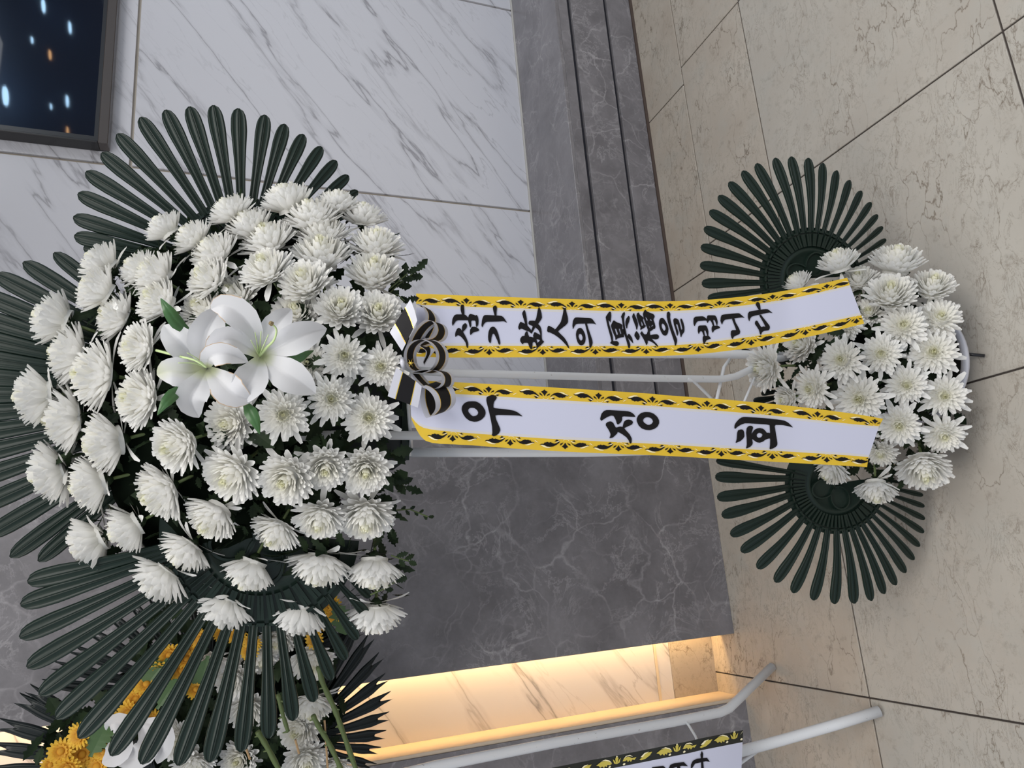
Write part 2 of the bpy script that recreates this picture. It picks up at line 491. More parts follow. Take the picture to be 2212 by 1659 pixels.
# ------------------------------------------------------------------ television on the wall
tv = thing('television', 'black wall-mounted screen reflecting ceiling lamps', 'television', (1.476, YW, 1.91))
M_TVF = mat('brown_glossy_frame', (0.075, 0.062, 0.056), 0.22)
YF = 2.422
b = MB(); b.box(1.476, 2.90, YF + 0.004, YW - 0.0005, 1.912, 2.75); b.build('housing', M_BLACK, tv)
b = MB(); b.box(1.474, 2.90, YF - 0.004, YF + 0.045, 1.908, 1.938, bev=0.002); b.build('lower_frame', M_TVF, tv)
b = MB(); b.box(1.474, 1.481, YF - 0.004, YW - 0.001, 1.938, 2.75, bev=0.002); b.build('side_frame', M_BLACK, tv)
b = MB(); b.box(1.481, 2.90, YF - 0.001, YF + 0.004, 1.938, 1.950); b.box(1.481, 1.497, YF - 0.001, YF + 0.004, 1.950, 2.75); b.build('bezel', M_BLACK, tv)
M_SCR = mat('dark_screen_glass', (0.003, 0.0035, 0.009), 0.03, 0.22)
n_ = NT(M_SCR)
gl = n_.t.nodes.new('ShaderNodeBsdfGlossy'); gl.inputs['Roughness'].default_value = 0.19; gl.inputs['Color'].default_value = (0.006, 0.009, 0.014, 1)
ad = n_.t.nodes.new('ShaderNodeAddShader'); ou = [q for q in n_.t.nodes if q.type == 'OUTPUT_MATERIAL'][0]
n_.link(n_.p.outputs[0], ad.inputs[0]); n_.link(gl.outputs[0], ad.inputs[1]); n_.link(ad.outputs[0], ou.inputs[0])
b = MB(); b.box(1.497, 2.90, YF, YF + 0.003, 1.950, 2.75); b.build('screen', M_SCR, tv)

# ------------------------------------------------------------------ plastic leaf fans
def plane_at(x, y, p0, nrm_):
    d = ray(x, y)
    return EYE + d * ((p0 - EYE).dot(nrm_) / d.dot(nrm_))

PROF = [(0, .56), (.12, .56), (.35, .64), (.6, .84), (.76, 1.0), (.88, .97), (.94, .84), (.975, .62), (.993, .38), (1, .14)]
CROSS = [(-1.0, -.0060), (-.93, .0020), (-.76, .0036), (-.64, .0004), (-.58, 0), (-.15, 0), (-.10, .0022), (-.03, -.0012), (.03, -.0012), (.10, .0022), (.15, 0), (.58, 0), (.64, .0004), (.76, .0036), (.93, .0020), (1.0, -.0060)]

class Plane:
    """a real plane in the room through the photo point (cx, cy) at distance D, leaning back by `lean` and turned by `turn` radians"""
    def __init__(s, cx, cy, D, lean=0.0, turn=0.0):
        s.o = at(cx, cy, D)
        n = -FH
        right = Vector((-FH.y, FH.x, 0)) * -1
        n = Matrix.Rotation(turn, 3, 'Z') @ n
        right = Matrix.Rotation(turn, 3, 'Z') @ right
        s.n = (Matrix.Rotation(-lean, 3, right) @ n).normalized()
    def p(s, x, y, h=0.0):
        return plane_at(x, y, s.o, s.n) + s.n * h

def blade(pl, bx, by, tx, ty, w, parent, m, notch=False, hs=1.0, twist=0.0):
    B = pl.p(bx, by); T = pl.p(tx, ty)
    L = (T - B).length
    d = (T - B) / L
    side = pl.n.cross(d).normalized()
    wm = w * 0.95 * (B - EYE).dot(-E3) / FPX * 0.5
    rows = []
    N = 15
    for i in range(N + 1):
        t = i / N
        t = 1 - (1 - t) ** 1.35
        ww = interp(PROF, t) * wm
        if notch and t > .85:
            ww = interp([(.85, .95), (.93, .86), (1, .74)], t) * wm
        sg = interp([(0, .35), (.15, 1), (.9, 1), (1, .5)], t)
        arch = 0.012 * math.sin(math.pi * t) * L / 0.3
        r = []
        for c, h in CROSS:
            ext = 0.0
            if notch and t > .93:
                ext = (abs(c) - 0.45) * 0.034 * (t - .93) / .07
            r.append(B + d * (L * t + ext) + side * (c * ww) + pl.n * (h * .6 * hs * sg + arch))
        rows.append(r)
    b = MB(); b.grid(rows)
    o = b.build('blade', m, parent, smooth=True, origin=B)
    return o

def fan(name, label, pl, c, R, axis, tips, w, m, gain=1.12, notch=False, group=None, hub=True, hubang=(-115, 115), xsc=1.0):
    o = thing(name, label, 'plastic leaf', pl.p(*c), group)
    ax = math.radians(axis)
    bases = []
    for tp in tips:
        tx, ty = tp[0], tp[1]
        a = math.atan2(ty - c[1], tx - c[0])
        da = (a - ax + math.pi) % (2 * math.pi) - math.pi
        ab = ax + da * gain
        bx, by = c[0] + R * math.cos(ab), c[1] + R * math.sin(ab)
        ww = tp[2] if len(tp) > 2 else w
        blade(pl, bx - 6 * math.cos(ab), by - 6 * math.sin(ab), tx, ty, ww, o, m, notch)
        bases.append(ab)
    if hub:
        # webbed hub plate
        b = MB()
        a0 = min(math.radians(hubang[0]), min((q - ax + math.pi) % (2 * math.pi) - math.pi for q in bases) - .07)
        a1 = max(math.radians(hubang[1]), max((q - ax + math.pi) % (2 * math.pi) - math.pi for q in bases) + .07)
        rows = []
        K = 60
        for rr, h in ((0.0, -.002), (.30, -.002), (.52, -.002), (.56, .003), (.60, .003), (.64, -.001), (.93, -.001), (1.06, -.003)):
            rows.append([pl.p(c[0] + R * rr * math.cos(ax + lerp(a0, a1, k / K)), c[1] + R * rr * math.sin(ax + lerp(a0, a1, k / K)), h) for k in range(K + 1)])
        b.grid(rows)
        b.build('hub_plate', m, o, smooth=True, origin=pl.p(*c))
        b = MB()
        for ab in bases:
            for off in (-.25, .25):
                bw = R * .020
                dx, dy = math.cos(ab), math.sin(ab)
                step = (a1 - a0) / max(1, len(bases)) * off
                dx, dy = math.cos(ab + step), math.sin(ab + step)
                nx, ny = -dy, dx
                q = []
                for rr in (.66, .92):
                    for sgn in (-1, 1):
                        q.append((c[0] + R * rr * dx + sgn * bw * nx, c[1] + R * rr * dy + sgn * bw * ny))
                lo = [pl.p(x, y, -.002) for x, y in q]; hi = [pl.p(x, y, .0042) for x, y in q]
                b.add(lo + hi, [(4, 5, 7, 6), (0, 1, 5, 4), (2, 6, 7, 3), (0, 4, 6, 2), (1, 3, 7, 5)])
            # cross lug between ribs at the foot of each blade
        for q0, q1 in zip(bases, bases[1:]):
            a = (q0 + q1) / 2 if abs(q0 - q1) < 1 else q0
            hw = abs(q1 - q0) * .32 if abs(q0 - q1) < 1 else .03
            pts = []
            for rr in (.95, .985):
                for sg in (-1, 1):
                    pts.append((c[0] + R * rr * math.cos(a + sg * hw), c[1] + R * rr * math.sin(a + sg * hw)))
            lo = [pl.p(x, y, -.002) for x, y in pts]; hi = [pl.p(x, y, .0048) for x, y in pts]
            b.add(lo + hi, [(4, 5, 7, 6), (0, 1, 5, 4), (2, 6, 7, 3), (0, 4, 6, 2), (1, 3, 7, 5)])
        for la in (-42, 42):
            aa = ax + math.radians(la); ex, ey = c[0] + R * .30 * math.cos(aa), c[1] + R * .30 * math.sin(aa)
            rows = []
            for rr, h in ((.265, -.003), (.258, .0035), (.225, .0035), (.218, -.003)):
                rows.append([pl.p(ex + R * (rr * math.cos(q) * 1.0) * math.cos(aa) - R * rr * .78 * math.sin(q) * math.sin(aa), ey + R * rr * math.cos(q) * math.sin(aa) + R * rr * .78 * math.sin(q) * math.cos(aa), h) for q in [2 * math.pi * k / 28 for k in range(29)]])
            b.grid(rows)
        tag(b.build('hub_ribs', m, o, origin=pl.p(*c)), kind='stuff')
    return o

# --- big spray: upper three fans
T_UR = [(181, 562), (180, 536), (160, 510), (158, 469), (168, 418), (185, 371), (219, 330), (253, 289), (303, 253), (357, 237), (409, 230), (461, 227), (515, 234), (573, 248, 33), (616, 268, 31), (656, 290, 30), (695, 317, 28), (727, 347, 27), (753, 379, 25), (773, 412, 23), (786, 440, 22)]
fan('palm_fan', 'dark green plastic leaf fan pointing at the television, largest upper right of the tall wreath', Plane(525, 585, 1.325, 0.02), (525, 585), 150, -122, T_UR, 35, M_PLASTIC, gain=1.0)
T_TOP = [(116, 546, 34), (50, 566, 38), (-12, 592), (-64, 626), (-102, 666), (-128, 710), (-146, 757), (-155, 805), (-157, 853), (-152, 902), (-143, 952), (-128, 1002), (-104, 1054), (-72, 1108), (-30, 1160), (22, 1204, 38), (83, 1213, 36)]
fan('palm_fan', 'dark green plastic leaf fan upright behind the top of the tall wreath, cut by frame', Plane(500, 850, 1.36, 0.0), (500, 850), 190, 180, T_TOP, 41, M_PLASTIC, gain=1.0)
T_LL = [(59, 1257), (44, 1307), (42, 1377), (58, 1442), (85, 1502), (121, 1553), (170, 1595), (240, 1633), (306, 1651), (385, 1654), (453, 1647), (521, 1625, 38), (581, 1595, 37), (634, 1557, 34), (679, 1516, 32), (717, 1469, 29), (748, 1425, 27), (773, 1381, 25), (795, 1330, 23), (800, 1290, 21)]
fan('palm_fan', 'dark green plastic leaf fan spreading in front of the grey pier and the second wreath', Plane(560, 1150, 1.25, 0.0), (560, 1150), 205, 120, T_LL, 43, M_PLASTIC, gain=1.06)

# --- low spray: two fans near the floor
T_LR = [(1640, 655, 22), (1529, 645, 22), (1516, 612), (1512, 572), (1514, 532), (1521, 492), (1533, 455), (1552, 423), (1575, 393), (1604, 369), (1634, 353), (1674, 341), (1709, 338), (1746, 341), (1778, 352, 20), (1808, 368, 19), (1836, 389, 18), (1861, 412, 17), (1882, 437, 16), (1896, 464, 15), (1907, 490, 14), (1914, 517, 13), (1918, 540, 12)]
PLR = Plane(1752, 601, 1.235, 0.16)
fan('palm_fan', 'small dark green plastic leaf fan over the beige floor slabs, facing the plinth', PLR, (1752, 601), 104, -118, T_LR[1:], 24, M_PLASTIC, gain=1.05)
T_LL2 = [(1547, 995, 20), (1545, 1030), (1549, 1075), (1559, 1114), (1578, 1156), (1601, 1192), (1636, 1228), (1675, 1258), (1713, 1281), (1757, 1297), (1803, 1305), (1846, 1304), (1883, 1298, 22), (1911, 1283, 21), (1936, 1264, 20), (1957, 1237, 19), (1975, 1209, 17), (1987, 1180, 16), (1996, 1150, 15), (1998, 1121, 14), (1997, 1094, 13), (1994, 1070, 12), (1990, 1047, 11)]
PLL = Plane(1806, 1045, 1.195, 0.16)
fan('palm_fan', 'small dark green plastic leaf fan over the floor beside the dark grey pier', PLL, (1806, 1045), 103, 118, T_LL2, 26, M_PLASTIC, gain=1.05)
# small dark fan behind the low flowers (between the banners)
fan('palm_fan', 'nearly black plastic leaf fan showing between the two hanging banners', Plane(1740, 845, 1.29, 0.0), (1745, 840), 70, 180, [(1640, 745, 15), (1602, 756, 17), (1628, 868, 17), (1645, 848, 16), (1664, 832, 15), (1690, 826, 13), (1632, 886, 16)], 16, M_PLASTIC2, hub=False)

# ------------------------------------------------------------------ wreath stand of white tubes
st = thing('wreath_stand', 'white painted tubular stand carrying the tall wreath between the hanging banners', 'stand', on_floor(1985, 845))
def tube_px(name, pts, r, parent, m=M_STEEL, sub=0, seg=10):
    P = [at(*p) for p in pts]
    b = MB(); b.tube(P, r, seg)
    return b.build(name, m, parent, smooth=True)
def smooth_path(pts, k=5):
    out = []
    n = len(pts)
    for i in range(n - 1):
        p0 = Vector(pts[max(i - 1, 0)]); p1 = Vector(pts[i]); p2 = Vector(pts[i + 1]); p3 = Vector(pts[min(i + 2, n - 1)])
        for j in range(k):
            t = j / k
            out.append(0.5 * ((2 * p1) + (-p0 + p2) * t + (2 * p0 - 5 * p1 + 4 * p2 - p3) * t * t + (-p0 + 3 * p1 - 3 * p2 + p3) * t ** 3))
    out.append(Vector(pts[-1]))
    return out
def foot(p, dx, dy):
    """last stretch down to the floor"""
    q = at(*p)
    return Vector((q.x + dx, q.y + dy, 0.008))
A_ = [at(830, 796, 1.20), at(985, 806, 1.195), at(1200, 812, 1.19), at(1400, 817, 1.185), at(1545, 819, 1.18), at(1562, 818.5, 1.18), at(1590, 813, 1.182), at(1617, 800, 1.195), at(1670, 775, 1.215)]
_b = on_floor(2088, 786, 0.06) + FH * 0.30
A_.append(Vector((_b.x + 0.03, _b.y, 0.010)))
b = MB(); b.tube(A_, 0.0072); b.build('leg', M_STEEL, st, smooth=True)
D_ = [at(840, 752, 1.27), at(1200, 762, 1.265), at(1440, 764, 1.26), at(1540, 764, 1.255), at(1630, 767, 1.25), at(1700, 770, 1.24)]
D_.append(Vector((_b.x + 0.07, _b.y + .03, 0.010)))
b = MB(); b.tube(D_, 0.0098); b.build('leg', M_STEEL, st, smooth=True)
C_ = [at(640, 943, 1.20), at(721, 940, 1.20), at(911, 941, 1.195), at(1200, 944, 1.19), at(1400, 946, 1.185), at(1560, 946, 1.18), at(1620, 940, 1.165), at(1690, 925, 1.15)]
C_.append(Vector((_b.x - 0.10, _b.y + .04, 0.010)))
b = MB(); b.tube(C_, 0.0080); b.build('leg', M_STEEL, st, smooth=True)
B_ = [at(880, 977.5, 1.27), at(1070, 978, 1.265), at(1262, 978, 1.26), at(1420, 974, 1.255), at(1560, 966, 1.25), at(1700, 960, 1.24)]
B_.append(Vector((_b.x - 0.13, _b.y + .08, 0.010)))
b = MB(); b.tube(B_, 0.0088); b.build('leg', M_STEEL, st, smooth=True)
tube_px('crossbar', [(884, 985, 1.262), (884, 870, 1.262), (884, 745, 1.262)], 0.0035, st)
tube_px('crossbar', [(889, 965, 1.24), (887, 942, 1.20), (882, 880, 1.20), (880, 800, 1.197)], 0.0030, st)
tube_px('brace_wire', [(1486, 818, 1.175), (1498, 823, 1.18), (1536, 860, 1.20), (1560, 905, 1.22), (1570, 960, 1.25)], 0.0032, st)
tube_px('brace_wire', [(1576, 776, 1.24), (1564, 793, 1.21), (1549, 860, 1.165), (1540, 900, 1.17), (1535, 944, 1.18)], 0.0034, st)
tube_px('brace_wire', [(1630, 815, 1.19), (1609, 864, 1.20), (1585, 925, 1.21), (1575, 965, 1.25)], 0.0026, st)

# basin holding the top spray (its dark lower edge shows under the flowers)
bas = thing('flower_trough', 'dark green plastic trough under the big spray, its lower edge beside the bow', 'planter', at(850, 940, 1.24))
def px_prism(quad, D0, D1, m, name, parent, bev=0.0):
    fr = [at(x, y, D0) for x, y in quad]; bk = [at(x, y, D1) for x, y in quad]
    n = len(quad)
    b = MB(); b.add(fr + bk, [tuple(range(n)), tuple(range(2 * n - 1, n - 1, -1))] + [(i, i + n, (i + 1) % n + n, (i + 1) % n) for i in range(n)])
    return b.build(name, m, parent)
px_prism([(640, 690), (856, 700), (880, 730), (881, 992), (848, 1016), (640, 1020)], 1.235, 1.31, M_PLASTIC2, 'trough_body', bas)
px_prism([(868, 728), (884, 728), (884, 994), (868, 994)], 1.228, 1.236, M_PLASTIC, 'rim', bas)
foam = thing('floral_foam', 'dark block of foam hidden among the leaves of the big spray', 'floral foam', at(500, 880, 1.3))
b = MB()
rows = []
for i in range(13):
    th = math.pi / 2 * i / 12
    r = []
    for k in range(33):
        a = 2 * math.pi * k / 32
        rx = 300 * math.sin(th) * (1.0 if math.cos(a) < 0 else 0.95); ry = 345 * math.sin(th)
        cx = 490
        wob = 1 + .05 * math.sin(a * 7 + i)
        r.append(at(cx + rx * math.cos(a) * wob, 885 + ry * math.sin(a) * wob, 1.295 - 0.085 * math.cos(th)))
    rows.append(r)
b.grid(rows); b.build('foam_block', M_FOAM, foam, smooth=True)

# ------------------------------------------------------------------ low basin on the floor
RIMZ = 0.060
pf = on_floor(2088, 786, RIMZ)
pc = pf + FH * 0.132
pot = thing('flower_basin', 'white rimmed round basin on the floor full of white chrysanthemums', 'basin', (pc.x, pc.y, 0))
b = MB()
prof = [(.084, 0.002), (.088, .0), (.116, RIMZ - .014), (.127, RIMZ - .012), (.132, RIMZ - .010), (.1335, RIMZ - .003), (.131, RIMZ), (.120, RIMZ + .001), (.1175, RIMZ - .004)]
prof_in = [(.1175, RIMZ - .004), (.110, RIMZ - .02), (.085, .02), (.0, .02)]
def lathe(b, prof, c, seg=56, m=0):
    rows = [[(c[0] + r * math.cos(2 * math.pi * k / seg), c[1] + r * math.sin(2 * math.pi * k / seg), c[2] + z) for k in range(seg + 1)] for r, z in prof]
    b.grid(rows, m)
lathe(b, prof, (pc.x, pc.y, 0)); b.build('rim', M_POT, pot, smooth=True)
b = MB(); lathe(b, prof_in, (pc.x, pc.y, 0)); lathe(b, [(0, .004), (.084, .004)], (pc.x, pc.y, 0)); b.build('basin_inside', M_POTIN, pot, smooth=True)
b = MB()
lathe(b, [(.080, .021), (.080, .15), (.065, .24), (.03, .27), (.0, .275)], (pc.x + .005, pc.y + .02, 0), 28); b.build('foam_block', M_FOAM, pot, smooth=True)
zt = thing('plastic_stick', 'short black plastic stick poking out from under the white basin rim', 'stick', on_floor(2128, 768))
b = MB(); b.tube([on_floor(2070, 763, .030), on_floor(2127, 768.5, .006)], 0.0035, 8); b.build('rod', M_BLACK, zt, smooth=True)

# ------------------------------------------------------------------ chrysanthemum heads (unit size: petals reach about 1 from the base)
def petal(b, phi, az, L, w, cup, curl, rnd, m=0, base=0.06, nseg=5):
    """phi: angle from the flower's axis where the petal leaves; curl: how much it bends back to the axis (radians over its length)"""
    ca, sa = math.cos(az), math.sin(az)
    rad = Vector((ca, sa, 0)); up = Vector((0, 0, 1)); tan = Vector((-sa, ca, 0))
    p = rad * base * math.sin(min(phi, 1.5)) + up * base * .4
    ang = phi
    rows = []
    for i in range(nseg + 1):
        t = i / nseg
        d = rad * math.sin(ang) + up * math.cos(ang)
        nrm_ = up * math.sin(ang) - rad * math.cos(ang)       # points to the inner face
        wt = w * interp([(0, .30), (.3, .62), (.65, 1.0), (.85, .92), (1, .42)], t)
        c = cup * interp([(0, .3), (.6, .8), (1, 1.1)], t)
        rows.append([p + tan * wt + nrm_ * wt * c, p, p - tan * wt + nrm_ * wt * c])
        p = p + d * (L / nseg)
        ang -= curl / nseg * (0.4 + 1.2 * t)
    b.grid(rows, m)

def dome(b, r, zc, m=0):
    rows = []
    for i in range(5):
        th = math.pi / 2 * i / 4
        rows.append([(r * math.sin(th) * math.cos(2 * math.pi * k / 12), r * math.sin(th) * math.sin(2 * math.pi * k / 12), zc + r * math.cos(th)) for k in range(13)])
    b.grid(rows, m)

def mum_meshes(seed, kind='mid'):
    rnd = random.Random(seed)
    outer, inner = MB(), MB()
    if kind == 'open':
        # irregular long outer petals, then a dense pompom of short spoon-shaped ones
        for j in range(12):
            if rnd.random() < .18: continue
            petal(outer, rnd.uniform(1.30, 1.72), 2 * math.pi * (j + rnd.uniform(-.3, .3)) / 13, rnd.uniform(.86, 1.16), rnd.uniform(.095, .135), rnd.uniform(.25, .5), rnd.uniform(-.35, .25), rnd)
        for j in range(15):
            petal(outer, rnd.uniform(1.18, 1.40), 2 * math.pi * (j + rnd.uniform(-.3, .3)) / 15, rnd.uniform(.76, .92), rnd.uniform(.09, .115), rnd.uniform(.3, .6), rnd.uniform(-.1, .35), rnd)
        rings = 8
        for k in range(rings):
            f = k / (rings - 1)
            phi = lerp(1.20, .10, f ** .9); n = int(round(lerp(19, 6, f ** 1.1))); off = rnd.random() * 6
            for j in range(n):
                petal(outer if f < .2 else inner, phi + rnd.uniform(-.08, .08), off + 2 * math.pi * (j + rnd.uniform(-.2, .2)) / n, lerp(.86, .64, f) * rnd.uniform(.94, 1.06),
                      lerp(.088, .060, f) * rnd.uniform(.9, 1.1), rnd.uniform(.5, .8), lerp(.35, .55, f) + rnd.uniform(-.1, .1), rnd)
        dome(inner, .40, .06)
    else:
        rings = 11
        for k in range(rings):
            f = k / (rings - 1)                     # 0 outermost .. 1 centre
            phi = lerp(1.28, 0.06, f ** 0.95)
            n = int(round(lerp(20, 6, f ** 1.2)))
            L = lerp(1.08, .98, f)
            curl = lerp(.32, .70, min(1, f * 1.6))
            if kind == 'tight':
                L = lerp(1.10, 1.06, f); curl = lerp(.45, .45, f); phi = lerp(1.12, .06, f ** .95)
            w = lerp(.128, .084, f)
            off = rnd.random() * 6
            for j in range(n):
                az = off + 2 * math.pi * (j + rnd.uniform(-.22, .22)) / n
                tgt = outer if f < .46 else inner
                petal(tgt, phi + rnd.uniform(-.07, .07), az, L * rnd.uniform(.92, 1.06), w * rnd.uniform(.85, 1.15),
                      rnd.uniform(.35, .65), curl + rnd.uniform(-.12, .12), rnd)
        dome(inner, .45, .10)
        for j in range(rnd.randint(4, 6) if kind != 'tight' else 3):
            az = rnd.uniform(0, 2 * math.pi)
            petal(outer, rnd.uniform(1.45, 1.85), az, rnd.uniform(.95, 1.25), rnd.uniform(.10, .13), rnd.uniform(.25, .5), rnd.uniform(-.5, .3), rnd)
    cal = MB()
    rows = [[(r * math.cos(2 * math.pi * k / 10), r * math.sin(2 * math.pi * k / 10), z) for k in range(11)] for r, z in ((.0, -.16), (.07, -.14), (.17, -.04), (.21, .04), (.14, .10))]
    cal.grid(rows)
    for j in range(9):
        az = 2 * math.pi * j / 9
        petal(cal, 1.25 + rnd.uniform(-.2, .3), az, .26, .05, .2, -.3, rnd, base=.12, nseg=2)
    stem = MB(); stem.tube([(0, 0, -.08), (rnd.uniform(-.05, .05), rnd.uniform(-.05, .05), -.7), (0, 0, -1.25)], .055, 7)
    return (outer.mesh('outer_petals', M_WHITE_OUT, True), inner.mesh('inner_petals', M_WHITE_IN, True), cal.mesh('calyx', M_LEAF, True), stem.mesh('stem', M_STEM, True))

VAR = {'mid': [mum_meshes(s, 'mid') for s in (1, 2, 3)], 'open': [mum_meshes(s, 'open') for s in (11, 12, 13)], 'tight': [mum_meshes(s, 'tight') for s in (21, 22, 23)]}

def orient(o, pos, axis, scale, roll):
    axis = axis.normalized()
    xa = axis.orthogonal().normalized()
    xa = Matrix.Rotation(roll, 3, axis) @ xa
    ya = axis.cross(xa)
    m3 = Matrix((xa, ya, axis)).transposed()
    o.matrix_world = Matrix.Translation(pos) @ m3.to_4x4() @ Matrix.Diagonal((scale, scale, scale, 1))

def axis_of(P, alpha, theta):
    """alpha: direction in the picture plane (photo right = 0, photo down = 90deg), theta: turn away from the viewer"""
    v = (EYE - P).normalized()
    e1 = (E1 - v * E1.dot(v)).normalized()
    e2 = (-E2 - v * (-E2).dot(v)); e2 = (e2 - e1 * e2.dot(e1)).normalized()
    return v * math.cos(theta) + (e1 * math.cos(alpha) + e2 * math.sin(alpha)) * math.sin(theta), e1, e2, v

def mum(x, y, w, alpha, theta, D, label, group, kind, seed, stem=True, fit=0.94):
    rnd = random.Random(seed)
    P = at(x, y, D)
    ax, e1, e2, v = axis_of(P, alpha, theta)
    Rw = w * 0.5 * (P - EYE).dot(-E3) / FPX / fit
    base = P - ax * (0.45 * Rw)
    o = thing('chrysanthemum', label, 'flower', base, group)
    orient(o, base, ax, Rw, rnd.uniform(0, 6.28))
    ms = VAR[kind][seed % 3]
    for me in ms[:4 if stem else 3]:
        c = bpy.data.objects.new(me.name.split('.')[0], me); COL.objects.link(c); c.parent = o
    return o, base, ax, Rw

# upper spray: x, y, size
UP = [(122, 690, 128), (150, 765, 132), (205, 810, 146), (83, 855, 136), (142, 905, 142), (112, 1022, 138), (200, 1045, 128), (233, 955, 140), (345, 1062, 132),
      (200, 1170, 128), (278, 1140, 118), (345, 1250, 136), (400, 1192, 116), (460, 1115, 122), (485, 1313, 130), (540, 1232, 122), (595, 1150, 106), (645, 1326, 128),
      (690, 1225, 134), (690, 1121, 110), (620, 1032, 124), (500, 1025, 130), (385, 960, 124), (300, 860, 128), (298, 751, 110), (250, 683, 112), (214, 628, 116),
      (222, 572, 112), (296, 580, 92), (338, 594, 112), (345, 652, 110), (358, 494, 92), (415, 513, 96), (461, 545, 114), (496, 456, 100), (622, 436, 118), (728, 440, 100),
      (784, 467, 98), (672, 468, 122), (540, 491, 108), (580, 517, 120), (697, 504, 112), (812, 527, 116), (695, 554, 134), (576, 580, 116), (808, 593, 122), (660, 612, 118),
      (450, 603, 110), (507, 638, 108), (640, 674, 104), (736, 668, 108), (815, 679, 110), (744, 768, 106), (822, 792, 102), (664, 782, 104), (716, 862, 112), (797, 902, 120),
      (612, 896, 122), (497, 915, 112), (703, 1008, 106), (790, 1014, 112), (790, 1118, 124), (808, 1229, 124), (812, 1330, 122), (437, 668, 104)]
DY_TAB = [(0, 0), (60, 4), (100, 10), (173, 30), (257, 52), (323, 72), (384, 86), (476, 98), (700, 104)]
def ordw(n):
    return ['nearest', 'second', 'third', 'fourth', 'fifth', 'sixth', 'seventh', 'eighth', 'ninth', 'tenth', 'eleventh', 'twelfth'][n]
def up_angles(x, y):
    dx, dy = x - 725, y - 855
    ex = dx * (.70 if dx < 0 else .22)
    r = math.hypot(ex, dy)
    return math.atan2(dy, dx * (0.95 if dx < 0 else .25) - 0.01), math.radians(interp(DY_TAB, r))
# labels: bands from the photo's left edge, counted down each band
bands = [(0, 175), (175, 262), (262, 375), (375, 475), (475, 590), (590, 682), (682, 765), (765, 900)]
bname = ['topmost row', 'second row down', 'third row down', 'fourth row down', 'fifth row down', 'third lowest row', 'second lowest row', 'lowest row']
def up_label(i):
    x, y, w = UP[i]
    for bi, (a, c) in enumerate(bands):
        if a <= x < c:
            mem = sorted([q for q in UP if a <= q[0] < c], key=lambda q: -q[1])
            n = mem.index(UP[i]); N = len(mem)
            th = math.degrees(up_angles(x, y)[1])
            look = 'facing the viewer' if th < 30 else ('half turned away' if th < 68 else 'in profile')
            if n < (N + 1) // 2:
                pl = f'{ordw(n)} from pier side' if n else 'nearest the pier'
            else:
                m_ = N - 1 - n
                pl = f'{ordw(m_)} from television side' if m_ else 'nearest the television'
            return f'white chrysanthemum {look}, big spray, {bname[bi]}, {pl}'
    return 'white chrysanthemum in the big spray'
upper_heads = []
for i, (x, y, w) in enumerate(UP):
    al, th = up_angles(x, y)
    rnd = random.Random(500 + i)
    al += rnd.uniform(-.12, .12); th += rnd.uniform(-.06, .06)
    thd = math.degrees(th)
    kind = 'open' if thd < 22 else ('mid' if rnd.random() < .6 else 'tight')
    if x < 240 and y > 600: kind = 'tight' if rnd.random() < .5 else 'mid'
    D = 1.075 + 0.165 * (1 - math.cos(min(th, 1.75))) + (0.025 if x < 200 else 0)
    if (x, y) in ((664, 782), (437, 668), (640, 674), (497, 915), (507, 638)): D += 0.045
    o, base, ax, Rw = mum(x, y, w, al, th, D, up_label(i), 'white chrysanthemums of the big spray', kind, 40 + i)
    upper_heads.append((x, y, D))

# low spray
LO = [(1719, 612, 76), (1811, 568, 100), (1937, 568, 126), (1855, 604, 88), (2014, 620, 104), (1924, 637, 118), (1876, 672, 92), (1952, 702, 116), (2032, 683, 114), (2016, 760, 124),
      (1903, 764, 106), (1816, 777, 112), (1732, 745, 92), (1650, 796, 104), (1749, 840, 104), (1855, 862, 124), (1958, 832, 102), (2040, 855, 112), (1942, 920, 112), (2040, 943, 104),
      (1996, 1010, 126), (1902, 982, 84), (1790, 1016, 92), (1892, 1056, 98), (1700, 862, 70), (1832, 700, 80)]
LT = [(0, 0), (50, 5), (100, 16), (160, 36), (220, 62), (270, 82), (320, 95)]
def lo_angles(x, y):
    dx, dy = x - 1915, y - 815
    ex = dx * (.85 if dx < 0 else .35)
    return math.atan2(dy, ex), math.radians(interp(LT, math.hypot(ex, dy)))
def lo_D(x, th):
    return interp([(1640, 1.165), (1750, 1.13), (1900, 1.085), (2040, 1.03)], x) + 0.075 * (1 - math.cos(th))
lb = [(0, 1765), (1765, 1868), (1868, 1930), (1930, 1990), (1990, 2200)]
ln = ['top row', 'second row', 'middle row', 'second lowest row', 'bottom row']
def lo_label(i):
    x, y, w = LO[i]
    for bi, (a, c) in enumerate(lb):
        if a <= x < c:
            mem = sorted([q for q in LO if a <= q[0] < c], key=lambda q: -q[1])
            n = mem.index(LO[i]); N = len(mem)
            th = math.degrees(lo_angles(x, y)[1])
            look = 'facing the viewer' if th < 30 else ('half turned away' if th < 66 else 'in profile')
            if n < (N + 1) // 2:
                pl = f'{ordw(n)} from pier side' if n else 'nearest the pier'
            else:
                m_ = N - 1 - n
                pl = f'{ordw(m_)} from plinth side' if m_ else 'nearest the plinth'
            return f'white chrysanthemum {look}, low spray, {ln[bi]}, {pl}'
for i, (x, y, w) in enumerate(LO):
    al, th = lo_angles(x, y)
    rnd = random.Random(900 + i)
    if (x, y) == (1650, 796): al, th = math.pi, math.radians(48)
    kind = 'open' if math.degrees(th) < 40 else rnd.choice(['mid', 'tight'])
    D = lo_D(x, th)
    if y < 720 and 1820 < x < 1900 or (x, y) in ((1902, 982), (1790, 1016), (1732, 745), (1719, 612)): D += 0.03
    mum(x, y, w, al + rnd.uniform(-.1, .1), th + rnd.uniform(-.06, .06), D, lo_label(i), 'white chrysanthemums of the low floor spray', kind, 300 + i, fit=1.05)

